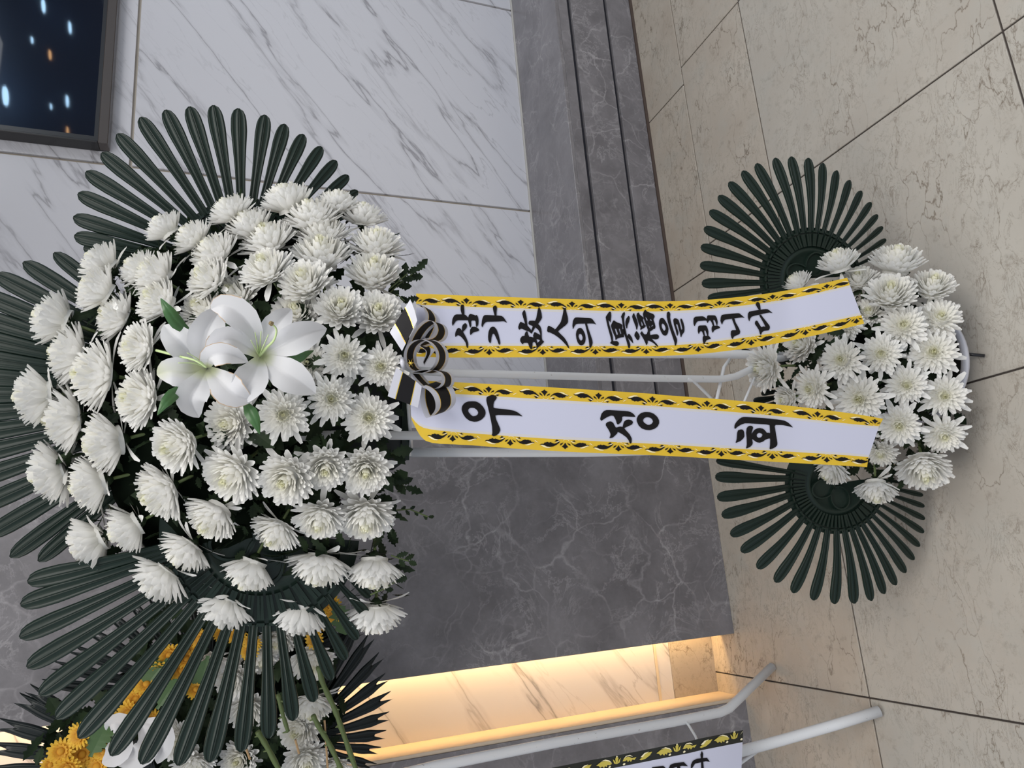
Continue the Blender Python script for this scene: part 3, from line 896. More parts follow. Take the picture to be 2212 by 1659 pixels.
# ------------------------------------------------------------------ dark foliage between the heads
def lobed_leaf(b, P, d, n, L, w, rnd):
    side = n.cross(d).normalized()
    out = [(0, .10), (.12, .10), (.20, .42), (.30, .36), (.34, .62), (.46, .40), (.52, .78), (.66, .44), (.74, .60), (.84, .34), (1.0, .04)]
    rows = []
    bend = rnd.uniform(-.35, .35)
    for t, ww in out:
        c = P + d * (L * t) + n * (bend * L * t * t)
        j = rnd.uniform(.85, 1.15)
        rows.append([c + side * (ww * w * j) + n * (.12 * w * ww), c, c - side * (ww * w * j * rnd.uniform(.9, 1.1)) + n * (.12 * w * ww)])
    b.grid(rows)
def foliage(name, label, n, sampler, cat='leaves', seed=3, size=(.020, .042)):
    rnd = random.Random(seed)
    b = MB()
    first = None
    for _ in range(n):
        x, y, D, al, th = sampler(rnd)
        P = at(x, y, D)
        ax, e1, e2, v = axis_of(P, al + rnd.uniform(-.9, .9), min(th + rnd.uniform(-.5, .6), 1.5))
        d = (e1 * rnd.uniform(-1, 1) + e2 * rnd.uniform(-1, 1) + ax * rnd.uniform(-.2, .6)).normalized()
        nn = (ax - d * ax.dot(d)).normalized()
        L = rnd.uniform(*size)
        lobed_leaf(b, P, d, nn, L, L * .42, rnd)
        first = first or P
    o = b.build(name, M_LEAF, None, origin=first)
    tag(o, label, cat, kind='stuff')
    return o
def s_up(rnd):
    while True:
        x, y = rnd.uniform(110, 868), rnd.uniform(460, 1320)
        if x < 520: ok = ((x - 520) / 400) ** 2 + ((y - 885) / 400) ** 2 < 1
        else: ok = abs(y - 885) < 425 and not (x > 780 and y < 530) and x < 856
        if ok: break
    al, th = up_angles(x, y)
    return x, y, 1.125 + 0.15 * (1 - math.cos(th)) + rnd.uniform(-.012, .05), al, th
foliage('chrysanthemum_foliage', 'dense dark green lobed leaves filling the gaps of the big spray', 1250, s_up, seed=5)
def s_lo(rnd):
    while True:
        x, y = rnd.uniform(1670, 2062), rnd.uniform(580, 1050)
        if ((x - 1880) / 200) ** 2 + ((y - 812) / 245) ** 2 < 1: break
    al, th = lo_angles(x, y)
    return x, y, lo_D(x, th) + 0.035 + rnd.uniform(-.008, .04), al, th
foliage('chrysanthemum_foliage', 'dark green lobed leaves between the heads of the low floor spray', 460, s_lo, seed=6, size=(.022, .04))
# sprigs sticking out below the big spray
def sprig(pts, D, label, leaves=5, seed=1, w=.012):
    rnd = random.Random(seed)
    o = thing('leaf_sprig', label, 'leaf', at(*pts[0], D))
    P = [at(x, y, D) for x, y in pts]
    b = MB(); b.tube(P, .0012, 6); b.build('stalk', M_STEM, o)
    v = -FH
    for k in range(leaves):
        t = .25 + .75 * k / max(1, leaves - 1)
        i = min(int(t * (len(P) - 1)), len(P) - 2); q = P[i].lerp(P[i + 1], t * (len(P) - 1) - i)
        d = (P[-1] - P[0]).normalized(); s = d.cross(v).normalized() * (1 if k % 2 else -1)
        dd = (d + s * (.8 if k < leaves - 1 else .1)).normalized()
        b = MB(); lobed_leaf(b, q, dd, (v - dd * v.dot(dd)).normalized(), w * rnd.uniform(1.3, 1.9), w * .6, rnd)
        b.build('leaflet', M_LEAF, o)
sprig([(835, 640), (860, 615), (896, 588)], 1.17, 'toothed dark leaf sprig below the big spray, nearest the television side', 5, 1, .018)
sprig([(840, 625), (866, 603), (880, 592)], 1.16, 'smaller dark leaf sprig just above the toothed one by the yellow-edged banner', 4, 2, .014)
sprig([(830, 655), (858, 636), (874, 650)], 1.16, 'curled dark leaf between the big spray and the top of the lettered banner', 3, 3, .014)
sprig([(845, 1103), (885, 1100), (924, 1116)], 1.20, 'thin drooping leafy sprig against the dark grey pier', 7, 4, .008)
sprig([(830, 1040), (856, 1040), (872, 1050)], 1.19, 'dark lobed leaf against the grey pier above the thin sprig', 4, 5, .018)
sprig([(845, 1200), (862, 1206), (882, 1212)], 1.21, 'small dark leaf tip on the pier side under the big spray', 4, 6, .013)
sprig([(800, 1285), (830, 1272), (852, 1258)], 1.23, 'wiry dark leaf sprig beside the lowest hanging chrysanthemum', 4, 7, .013)

# ------------------------------------------------------------------ two white lilies
def tepal(name, pts, widths, parent, m, lift=0.25, edge=None, wav=.0, n=12, dors=0.0):
    """pts: [(x, y, D)...] centre line in the photo; widths in photo px"""
    P = smooth_path([at(*p) for p in pts], max(2, n // (len(pts) - 1)))
    N = len(P) - 1
    rows = []
    for i, p in enumerate(P):
        t = i / N
        w = interp(widths, t) * (p - EYE).length / FPX * .5
        d = (P[min(i + 1, N)] - P[max(i - 1, 0)]).normalized()
        v = (EYE - p).normalized()
        s = d.cross(v).normalized(); nn = s.cross(d).normalized()
        r = []
        for c in (-1, -.94, -.6, -.16, 0, .16, .6, .94, 1):
            h = lift * (abs(c) ** 1.4) * w + (-.10 * w if abs(c) < .1 else 0)
            h += wav * w * math.sin(9 * t + (2 if c > 0 else 0)) * abs(c) ** 2
            r.append(p + s * (c * w) + nn * h)
        rows.append(r)
    b = MB(); b.grid(rows, 0, (lambda i, j: 1 if edge and (j in (0, 7)) and edge[0] < i / N < edge[1] else 0))
    return b.build(name, [m, M_LILYEDGE], parent, smooth=True, origin=None if parent else P[0])
WD = [(0, .10), (.12, .34), (.42, .92), (.58, .96), (.76, .70), (.90, .32), (.97, .12), (1, .02)]
def WP(w): return [(t, q * w) for t, q in WD]
lB = thing('lily', 'fully open white lily with a curved green pistil at the middle of the big spray', 'lily', at(561, 771, 1.03))
c0 = (561, 771)
tepal('tepal', [(c0[0], c0[1], 1.040), (612, 745, 1.000), (660, 722, 1.000), (706, 710, 1.020)], WP(66), lB, M_LILY, .30, wav=.06)
tepal('tepal', [(c0[0], c0[1], 1.042), (578, 730, 1.008), (604, 694, 1.0), (630, 668, 1.015)], WP(56), lB, M_LILY, .3, wav=.06)
tepal('tepal', [(c0[0], c0[1], 1.042), (547, 716, 1.000), (516, 678, .985), (480, 660, .985), (456, 668, 1.0)], WP(62), lB, M_LILY, .35, edge=(.5, .95), wav=.05)
tepal('tepal', [(c0[0], c0[1], 1.040), (528, 746, 1.005), (492, 732, .99), (464, 748, .995), (450, 762, 1.005)], WP(54), lB, M_LILY, .4, edge=(.6, .95), wav=.05)
tepal('tepal', [(c0[0], c0[1], 1.040), (550, 804, 1.004), (530, 838, .996), (502, 874, 1.010)], WP(70), lB, M_LILY, .28, wav=.06)
tepal('tepal', [(c0[0], c0[1], 1.040), (602, 798, 1.004), (642, 822, .998), (682, 850, 1.01)], WP(72), lB, M_LILY, .32, wav=.06)
def fil(name, pts, r, parent, m):
    P = smooth_path([at(*p) for p in pts], 5)
    b = MB(); b.tube(P, [lerp(r, r * .6, i / (len(P) - 1)) for i in range(len(P))], 8); return b.build(name, m, parent, smooth=True)
ps = fil('pistil', [(561, 769, 1.03), (575, 752, 1.0), (592, 734, .985), (597, 712, .975), (586, 699, .97)], .0019, lB, M_LILYGREEN)
b = MB(); b.tube([at(588, 700, .971), at(583, 697, .969)], [.0032, .0026], 8); b.build('stigma', M_STIGMA, ps)
for tx, ty in ((551, 718), (564, 716), (542, 735), (573, 738), (580, 722)):
    fil('filament', [(560, 768, 1.03), ((560 + tx) / 2, (768 + ty) / 2, 1.0), (tx, ty, .985)], .0009, lB, M_LILYGREEN)
lA = thing('lily', 'white lily tilted towards the top of the spray, showing its back petals', 'lily', at(446, 796, 1.03))
c1 = (448, 796)
tepal('tepal', [(c1[0], c1[1], 1.045), (412, 762, 1.02), (378, 728, 1.01), (354, 702, 1.03)], WP(62), lA, M_LILY, .25, wav=.06)
tepal('tepal', [(c1[0], c1[1], 1.045), (440, 752, 1.01), (452, 706, 1.0), (480, 664, 1.02)], WP(70), lA, M_LILY, .3, wav=.06)
tepal('tepal', [(c1[0], c1[1], 1.045), (408, 806, 1.02), (368, 802, 1.015), (339, 810, 1.03)], WP(60), lA, M_LILY, .25, wav=.05)
tepal('tepal', [(c1[0], c1[1], 1.045), (428, 832, 1.01), (412, 866, 1.01), (430, 902, 1.035)], WP(62), lA, M_LILY, .25, wav=.05)
tepal('tepal', [(c1[0], c1[1], 1.045), (478, 826, 1.00), (506, 852, .99), (544, 866, 1.0)], WP(66), lA, M_LILY, .3, edge=(.3, .9), wav=.08)
tepal('tepal', [(c1[0], c1[1], 1.045), (452, 772, .99), (490, 764, .98), (536, 782, 1.0)], WP(48), lA, M_LILY, .35, edge=(.2, .7), wav=.08)
fil('bud_stalk', [(338, 757, 1.05), (380, 768, 1.02), (420, 778, 1.0), (446, 794, 1.0)], .0018, lA, M_LILYGREEN)
fil('filament', [(446, 794, 1.02), (420, 785, 1.0), (385, 784, .99)], .0009, lA, M_LILYGREEN)
fil('filament', [(446, 794, 1.02), (428, 776, 1.0), (404, 762, .99)], .0009, lA, M_LILYGREEN)
for l_, (x_, y_) in ((lB, (561, 771)), (lA, (448, 796))):
    b = MB(); b.tube([at(x_, y_, 1.045), at(x_ - 10, y_ + 20, 1.12), at(x_ - 20, y_ + 40, 1.25)], .004, 8); b.build('flower_stem', M_STEM, l_, smooth=True)
def lily_leaf(pts, w, label):
    o = tepal('lily_leaf', pts, [(0, .25 * w), (.35, w), (.6, .85 * w), (1, .04 * w)], None, M_LILYLEAF, -.25)
    tag(o, label, 'leaf')
lily_leaf([(416, 722, 1.02), (385, 700, 1.0), (362, 668, .99), (347, 644, 1.0)], 27, 'pointed glossy green lily leaf on the television side of the tilted lily')
lily_leaf([(398, 832, 1.02), (376, 850, 1.0), (356, 872, .99), (340, 897, 1.0)], 25, 'pointed glossy green lily leaf on the pier side of the tilted lily')
lily_leaf([(528, 868, 1.01), (540, 888, 1.0), (552, 912, .995), (561, 938, 1.0)], 27, 'pointed green lily leaf hanging towards the pier below the two lilies')
lily_leaf([(606, 788, 1.03), (634, 778, 1.015), (658, 766, 1.01), (678, 757, 1.02)], 22, 'green lily leaf just under the fully open lily')

# ------------------------------------------------------------------ printed satin banners
# each station: outer/inner edge points of the yellow borders (photo points)
R1 = [((899, 634), (899, 658), (899, 746), (899, 770)), ((948, 636), (948, 660), (948, 747), (948, 772)), ((1020, 639), (1020, 663), (1020, 747), (1020, 772.4)),
      ((1261, 647), (1261, 670.4), (1261, 747.5), (1261, 771)), ((1400, 650.5), (1400, 672.7), (1400, 747), (1400, 769.5)), ((1436, 650.7), (1436, 672), (1436, 746.5), (1436, 768.7)),
      ((1505, 649), (1505, 669.5), (1506, 742), (1507, 765)), ((1571, 644), (1571, 663.7), (1573, 734), (1575, 757.5)), ((1640, 636.5), (1641, 655.5), (1646, 723.5), (1649, 747)),
      ((1707, 626), (1708, 645), (1715, 711), (1718, 733.5)), ((1770, 613.5), (1773, 631), (1788, 696), (1793, 717)), ((1830, 600), (1836, 616), (1860, 680), (1867, 699))]
R2 = [((886, 822), (886, 845), (888, 900), (890, 908)), ((925, 823), (924, 847), (915, 924), (919, 952)), ((984, 825.4), (984, 851), (984, 933), (984, 960)), ((1020, 827.5), (1020, 853), (1020, 936), (1020, 962)),
      ((1141, 833.8), (1141, 860.4), (1141, 944.7), (1141, 971)), ((1261, 841), (1261, 867.5), (1261, 951.5), (1261, 977.5)), ((1400, 850), (1400, 876.3), (1400, 958), (1400, 983)),
      ((1436, 853.4), (1436, 878.8), (1436, 960), (1436, 984.5)), ((1571, 863.6), (1571, 888.9), (1571, 968), (1571, 992)), ((1707, 876.6), (1707, 901.6), (1706, 975.6), (1706, 999.5)),
      ((1842, 893.5), (1840, 916), (1834, 983.8), (1832, 1006.5)), ((1908, 904.7), (1899, 921), (1876, 987.6), (1873, 1009))]
def D1(x): return interp([(880, 1.052), (1000, 1.048), (1400, 1.040), (1700, 1.020), (1880, 0.985)], x)
def D2(x): return interp([(880, 1.058), (1000, 1.050), (1400, 1.040), (1700, 1.022), (1910, 0.985)], x)

def subdiv(R, k=4):
    out = []
    cols = list(zip(*R))
    sm = [smooth_path([(p[0], p[1], 0) for p in c], k) for c in cols]
    for i in range(len(sm[0])):
        out.append([(sm[j][i].x, sm[j][i].y) for j in range(4)])
    return out

def banner(name, label, R, Df, glyphs, top_m, bot_m, cat='ribbon', group='printed mourning banners'):
    o = thing(name, label, cat, at(R[0][1][0], R[0][1][1], Df(R[0][0][0])), group)
    S = subdiv(R)
    rows = []
    for q in S:
        p0, p1, p2, p3 = [Vector((a, c, 0)) for a, c in q]
        cols = [p1.lerp(p2, t) for t in (0, .07, .5, .93, 1)]
        rows.append([at(p.x, p.y, Df(p.x)) for p in cols])
    b = MB(); b.grid(rows, 0, lambda i, j: 1 if j in (0, 3) else 0)
    b.build('white_field', [M_PAPER, M_SEAM], o, smooth=True)
    for k0, k1 in ((0, 1), (2, 3)):
        rows = []
        for q in S:
            a = Vector((*q[k0], 0)); c = Vector((*q[k1], 0))
            rows.append([at(a.lerp(c, t).x, a.lerp(c, t).y, Df(a.lerp(c, t).x)) for t in (0, .33, .66, 1)])
        b = MB(); b.grid(rows); b.build('yellow_border', M_GOLD, o, smooth=True)
    # border ornaments
    ends = [S[-1][k][0] for k in range(4)]
    def edge_y(k, x):
        tab = [(q[k][0], q[k][1]) for q in S]
        return interp(tab, x)
    for xs, ko, ki in ((top_m, 0, 1), (bot_m, 3, 2)):
        for xc in xs:
            b = MB()
            for poly, m in MOTIF:
                loop = []
                for px, py in poly:
                    x = xc + (px - 935) / 13.825
                    f = (py - 108) / 340.0
                    xe = lerp(S[-1][ko][0], S[-1][ki][0], f)
                    xb = 903 if ko == 3 and R is R2 else 899
                    x = max(xb, min(x, xe - 0.5))
                    yo, yi = edge_y(ko, x), edge_y(ki, x)
                    loop.append((x, lerp(yo, yi, f)))
                fill(b, [loop], Df, m)
            b.build('border_ornament', [M_INK, M_CREAM], o)
    for g in glyphs:
        ox, oy, s, polys = g
        b = MB()
        for pl in polys:
            loops = pl if isinstance(pl[0][0], (list, tuple)) else [pl]
            fill(b, [[(ox + x / s, oy + y / s) for x, y in trim(lp)] for lp in loops], Df, 0, .0012)
        b.build('written_character', M_INK, o)
    return o

def trim(lp, r=.14):
    out = []
    n = len(lp)
    for i in range(n):
        x0, y0 = lp[i]; x1, y1 = lp[(i + 1) % n]
        out.append((lerp(x0, x1, r), lerp(y0, y1, r))); out.append((lerp(x0, x1, 1 - r), lerp(y0, y1, 1 - r)))
    return out

def fill(b, loops, Df, m, off=.0007):
    flat = [p for lp in loops for p in lp]
    if len(set((round(x, 2), round(y, 2)) for x, y in flat)) < 3: return
    tris = tessellate_polygon([[Vector((x, y, 0)) for x, y in lp] for lp in loops])
    # split long triangles is not needed: the banners are nearly flat
    pts = [at(x, y, Df(x) - off) for x, y in flat]
    b.add(pts, [tuple(t) for t in tris], m)

MOTIF = [
    ([(170, 250), (230, 268), (300, 265), (380, 230), (480, 220), (580, 235), (680, 285), (760, 350), (785, 385), (740, 370), (680, 335), (620, 315), (560, 330), (490, 355), (480, 340), (440, 340), (400, 358), (380, 340), (320, 330), (300, 295), (220, 290)], 0),
    ([(200, 253), (290, 210), (380, 187), (460, 187), (520, 207), (400, 216), (320, 248), (260, 264)], 1),
    ([(1670, 305), (1640, 325), (1560, 330), (1560, 360), (1500, 370), (1460, 385), (1440, 370), (1380, 380), (1320, 360), (1250, 320), (1180, 325), (1095, 385), (1150, 320), (1220, 270), (1320, 245), (1420, 255), (1520, 290), (1600, 310)], 0),
    ([(1370, 235), (1430, 220), (1500, 233), (1580, 276), (1660, 303), (1600, 305), (1500, 270), (1430, 246)], 1),
    ([(935, 175), (975, 215), (1035, 240), (985, 285), (940, 360), (900, 300), (835, 240), (895, 215)], 0),
    ([(770, 275), (810, 280), (860, 320), (885, 370), (840, 340), (790, 325), (800, 305)], 0),
    ([(1105, 285), (1070, 285), (1020, 320), (995, 370), (1040, 335), (1095, 325), (1085, 310)], 0),
    ([(610, 375), (680, 378), (750, 405), (690, 432), (660, 415), (650, 400)], 0),
    ([(1265, 395), (1200, 395), (1135, 420), (1190, 425), (1210, 443), (1225, 415)], 0),
    ([(1660, 375), (1720, 335), (1780, 318), (1730, 350), (1690, 375)], 1),
    ([(650, 350), (720, 362), (780, 398), (740, 396), (690, 376)], 1), ([(1095, 400), (1170, 370), (1240, 372), (1170, 390), (1130, 412)], 1),
    ([(880, 408), (900, 425), (950, 442), (1010, 438), (1060, 405), (1070, 410), (1020, 446), (950, 452), (890, 436)], 1)]

G1 = [
 # sam
 (970, 640, 13.825, [
  [(345, 300), (365, 255), (440, 245), (455, 400), (460, 560), (390, 560), (345, 420)],
  [(85, 800), (100, 680), (150, 575), (210, 538), (460, 540), (510, 570), (570, 635), (610, 660), (600, 715), (250, 712), (190, 760), (150, 820), (105, 890)],
  [(570, 640), (590, 560), (630, 525), (740, 548), (785, 575), (830, 555), (865, 620), (882, 720), (875, 850), (825, 928), (805, 900), (790, 750), (770, 722), (680, 722), (660, 745), (665, 870), (635, 948), (615, 900), (565, 720)],
  [(680, 912), (770, 910), (830, 930), (880, 970), (900, 1015), (870, 1040), (730, 1075), (680, 1120), (638, 1165), (622, 1100), (628, 1000)],
  [(480, 800), (520, 820), (540, 880), (520, 950), (420, 1065), (385, 1020), (385, 920), (410, 850)],
  [(290, 938), (330, 960), (385, 1020), (420, 1065), (480, 1170), (540, 1300), (572, 1400), (568, 1550), (545, 1545), (520, 1500), (500, 1400), (440, 1300), (350, 1200), (265, 1155), (185, 1222), (178, 1130), (195, 1060), (240, 970)]]),
 # ga
 (970, 640, 13.825, [
  [(1305, 345), (1330, 295), (1385, 270), (1420, 300), (1433, 350), (1418, 480), (1418, 580), (1362, 580), (1325, 450)],
  [(965, 860), (985, 700), (1020, 600), (1070, 555), (1560, 582), (1620, 620), (1670, 690), (1735, 795), (1650, 750), (1600, 745), (1480, 755), (1105, 762), (1040, 830), (985, 940)],
  [(1165, 1200), (1180, 1050), (1230, 940), (1300, 905), (1360, 920), (1420, 990), (1470, 1120), (1510, 1280), (1532, 1400), (1505, 1455), (1480, 1430), (1440, 1320), (1390, 1210), (1350, 1130), (1325, 1112), (1295, 1130), (1270, 1220), (1255, 1350), (1228, 1410), (1190, 1360), (1170, 1290)]]),
 # go (hanja)
 (1110, 650, 15.085, [
  [(265, 410), (310, 320), (345, 295), (370, 330), (415, 530), (430, 690), (445, 810), (370, 810), (365, 745), (340, 660)],
  [(220, 675), (365, 745), (450, 810), (530, 900), (570, 965), (600, 1000), (575, 1070), (550, 1050), (480, 990), (440, 985), (240, 900), (180, 940), (155, 920), (140, 850), (175, 740)],
  [(820, 190), (860, 260), (900, 400), (918, 545), (880, 620), (790, 750), (700, 860), (640, 960), (575, 1070), (560, 980), (620, 820), (500, 775), (470, 730), (500, 645), (620, 640), (690, 650), (730, 560), (760, 400), (785, 260)],
  [(780, 745), (850, 810), (890, 900), (908, 1020), (910, 1200), (930, 1290), (970, 1300), (985, 1335), (850, 1470), (780, 1520), (740, 1580), (735, 1440), (780, 1360), (850, 1290), (860, 1110), (850, 1050), (800, 950), (700, 860)],
  [(440, 985), (470, 1100), (505, 1175), (545, 1165), (640, 1195), (625, 1130), (660, 1030), (690, 1015), (870, 1115), (875, 1285), (830, 1270), (735, 1235), (770, 1370), (800, 1400), (740, 1470), (700, 1360), (650, 1335), (610, 1355), (600, 1540), (565, 1590), (510, 1520), (460, 1365), (325, 1365), (285, 1420), (250, 1380), (205, 1310), (210, 1230), (260, 1150), (350, 1135), (355, 1070), (390, 1000)]]),
 # in (hanja)
 (1170, 650, 15.085, [[(720, 230), (790, 225), (800, 330), (855, 540), (862, 690), (800, 780), (525, 990), (620, 1080), (740, 1200), (820, 1320), (880, 1460), (900, 1545), (875, 1540), (800, 1440), (650, 1280), (520, 1170), (400, 1090), (250, 1020), (215, 1025), (175, 980), (190, 860), (225, 800), (400, 890), (435, 940), (620, 700), (660, 560), (700, 380)]]),
 # ui
 (1170, 650, 15.085, [
  [(1000, 800), (1020, 650), (1060, 570), (1110, 535), (1600, 560), (1660, 600), (1710, 670), (1780, 775), (1720, 745), (1640, 735), (1140, 745), (1080, 800), (1020, 935)],
  [(1410, 730), (1475, 730), (1520, 900), (1600, 1120), (1650, 1280), (1662, 1370), (1640, 1450), (1600, 1530), (1560, 1530), (1550, 1400), (1530, 1250), (1460, 940)],
  [[(1250, 875), (1310, 895), (1370, 980), (1420, 1100), (1435, 1220), (1420, 1330), (1370, 1420), (1300, 1450), (1230, 1430), (1170, 1350), (1130, 1220), (1115, 1090), (1135, 980), (1185, 900)], [(1250, 1065), (1300, 1095), (1335, 1180), (1330, 1260), (1280, 1300), (1235, 1250), (1200, 1160), (1215, 1090)]]]),
 # myeong (hanja)
 (1300, 660, 16.59, [
  [(135, 410), (250, 235), (290, 213), (325, 235), (340, 360), (325, 500), (315, 570), (330, 610), (310, 600), (235, 515), (260, 650), (320, 850), (380, 1040), (400, 1150), (400, 1275), (530, 1268), (580, 1290), (615, 1350), (590, 1430), (530, 1455), (460, 1435), (290, 1350), (345, 1275), (310, 1120), (220, 800), (160, 540)],
  [[(320, 715), (420, 518), (520, 590), (690, 655), (740, 700), (730, 820), (750, 855), (800, 830), (850, 1000), (790, 1010), (795, 1135), (700, 1140), (550, 1185), (510, 1235), (480, 1215), (485, 1150), (420, 1010), (360, 850)], [(462, 830), (510, 828), (580, 1030), (535, 1068)], [(605, 830), (645, 828), (700, 1020), (665, 1025)]],
  [(683, 410), (740, 280), (800, 228), (830, 255), (828, 320), (800, 420), (800, 540), (830, 760), (880, 1000), (920, 1130), (990, 1290), (1020, 1400), (1000, 1540), (950, 1520), (880, 1250), (800, 1010), (770, 830), (730, 560), (710, 450)],
  [(955, 365), (990, 390), (1003, 450), (980, 580), (925, 700), (910, 820), (880, 820), (850, 700), (845, 580), (880, 460)],
  [(960, 1005), (1010, 1040), (1080, 1150), (1110, 1260), (1130, 1365), (1020, 1250), (920, 1140), (905, 1100)]]),
 # bok (hanja)
 (1360, 660, 16.59, [
  [(160, 262), (190, 350), (260, 500), (300, 640), (300, 720), (270, 865), (240, 860), (220, 760), (140, 560), (88, 400), (110, 320)],
  [(245, 905), (330, 1010), (368, 1110), (345, 1200), (290, 1255), (230, 1180), (168, 1080), (185, 1000)],
  [[(325, 240), (370, 330), (440, 380), (500, 435), (478, 520), (540, 690), (590, 720), (540, 790), (460, 830), (405, 878), (375, 850), (395, 800), (330, 650), (245, 370), (260, 280)], [(400, 545), (440, 600), (485, 700), (435, 735)]],
  [[(565, 145), (620, 210), (760, 270), (860, 310), (905, 385), (850, 500), (900, 640), (930, 760), (910, 840), (870, 830), (800, 890), (725, 930), (735, 1060), (900, 1030), (990, 1030), (1045, 1070), (1055, 1130), (1030, 1190), (940, 1215), (790, 1185), (860, 1260), (960, 1360), (1020, 1440), (1010, 1490), (960, 1440), (850, 1340), (720, 1270), (650, 1250), (650, 1340), (610, 1425), (590, 1400), (520, 1240), (440, 1100), (375, 1000), (440, 910), (480, 980), (540, 1035), (600, 1030), (625, 1000), (655, 900), (650, 860), (600, 730), (580, 680), (510, 475), (500, 430), (475, 300), (510, 210)], [(560, 400), (610, 440), (650, 530), (610, 545)], [(720, 480), (765, 490), (800, 560), (750, 540)], [(835, 680), (845, 720), (780, 765), (778, 735)], [(680, 710), (705, 725), (740, 800), (715, 800)]]]),
 # eul
 (1360, 660, 16.59, [
  [[(1160, 440), (1220, 460), (1290, 560), (1360, 690), (1395, 830), (1380, 960), (1330, 1060), (1270, 1080), (1190, 1050), (1120, 930), (1070, 790), (1048, 640), (1065, 520), (1110, 455)], [(1180, 640), (1230, 670), (1280, 760), (1290, 850), (1240, 915), (1190, 850), (1150, 760), (1145, 680)]],
  [(1385, 212), (1440, 245), (1460, 300), (1450, 420), (1480, 580), (1560, 850), (1640, 1060), (1700, 1200), (1700, 1300), (1660, 1440), (1625, 1440), (1600, 1300), (1540, 1120), (1440, 820), (1360, 560), (1330, 400), (1335, 260)],
  [(1560, 520), (1600, 455), (1680, 460), (1750, 510), (1790, 620), (1850, 860), (1875, 868), (1890, 840), (1850, 650), (1815, 520), (1835, 455), (1880, 490), (1930, 620), (1965, 780), (1965, 900), (1950, 960), (1885, 1040), (1850, 1135), (1830, 1130), (1800, 980), (1760, 840), (1715, 665), (1660, 670), (1700, 800), (1750, 940), (1745, 1010), (1715, 1095), (1690, 1050), (1650, 880), (1590, 690)]]),
 # bip
 (1490, 640, 11.642, [
  [(90, 620), (100, 550), (140, 510), (330, 500), (380, 530), (425, 570), (440, 490), (470, 478), (640, 480), (680, 540), (705, 650), (690, 745), (680, 740), (650, 660), (620, 590), (585, 600), (610, 700), (615, 745), (580, 740), (545, 650), (510, 600), (480, 620), (445, 678), (420, 605), (200, 625), (160, 670), (120, 760), (95, 700)],
  [(575, 735), (700, 740), (740, 755), (768, 795), (620, 850), (575, 925), (550, 860), (550, 790)],
  [(200, 850), (210, 770), (230, 735), (410, 730), (440, 780), (470, 880), (465, 1000), (440, 1000), (395, 860), (360, 860), (385, 1000), (350, 1000), (310, 890), (280, 870), (250, 900), (225, 955), (205, 900)],
  [(340, 995), (480, 995), (510, 1030), (535, 1065), (430, 1100), (390, 1150), (380, 1200), (345, 1205), (325, 1110), (325, 1040)]]),
 # ni
 (1490, 640, 11.642, [
  [(770, 620), (780, 520), (810, 460), (1200, 425), (1250, 430), (1300, 470), (1385, 545), (1320, 530), (1120, 555), (880, 590), (840, 640), (810, 720)],
  [(1055, 560), (1120, 550), (1150, 650), (1230, 790), (1270, 880), (1255, 950), (1110, 1010), (1080, 1078), (1050, 1050), (1030, 960), (1035, 880), (1070, 850), (1165, 850), (1150, 800)]]),
 # da
 (1490, 640, 11.642, [
  [(1655, 205), (1680, 150), (1720, 140), (1760, 180), (1775, 250), (1785, 340), (1740, 345), (1690, 270)],
  [(1460, 530), (1465, 430), (1500, 380), (1900, 320), (1960, 325), (2010, 360), (2090, 425), (2000, 405), (1560, 505), (1520, 560), (1495, 640)],
  [(1740, 470), (1790, 460), (1850, 540), (1930, 640), (2010, 740), (2015, 800), (1990, 855), (1870, 870), (1820, 900), (1790, 975), (1765, 950), (1740, 850), (1690, 770), (1640, 700), (1640, 650), (1665, 610), (1700, 615), (1750, 700), (1800, 780), (1850, 755), (1905, 770), (1850, 660)]])]
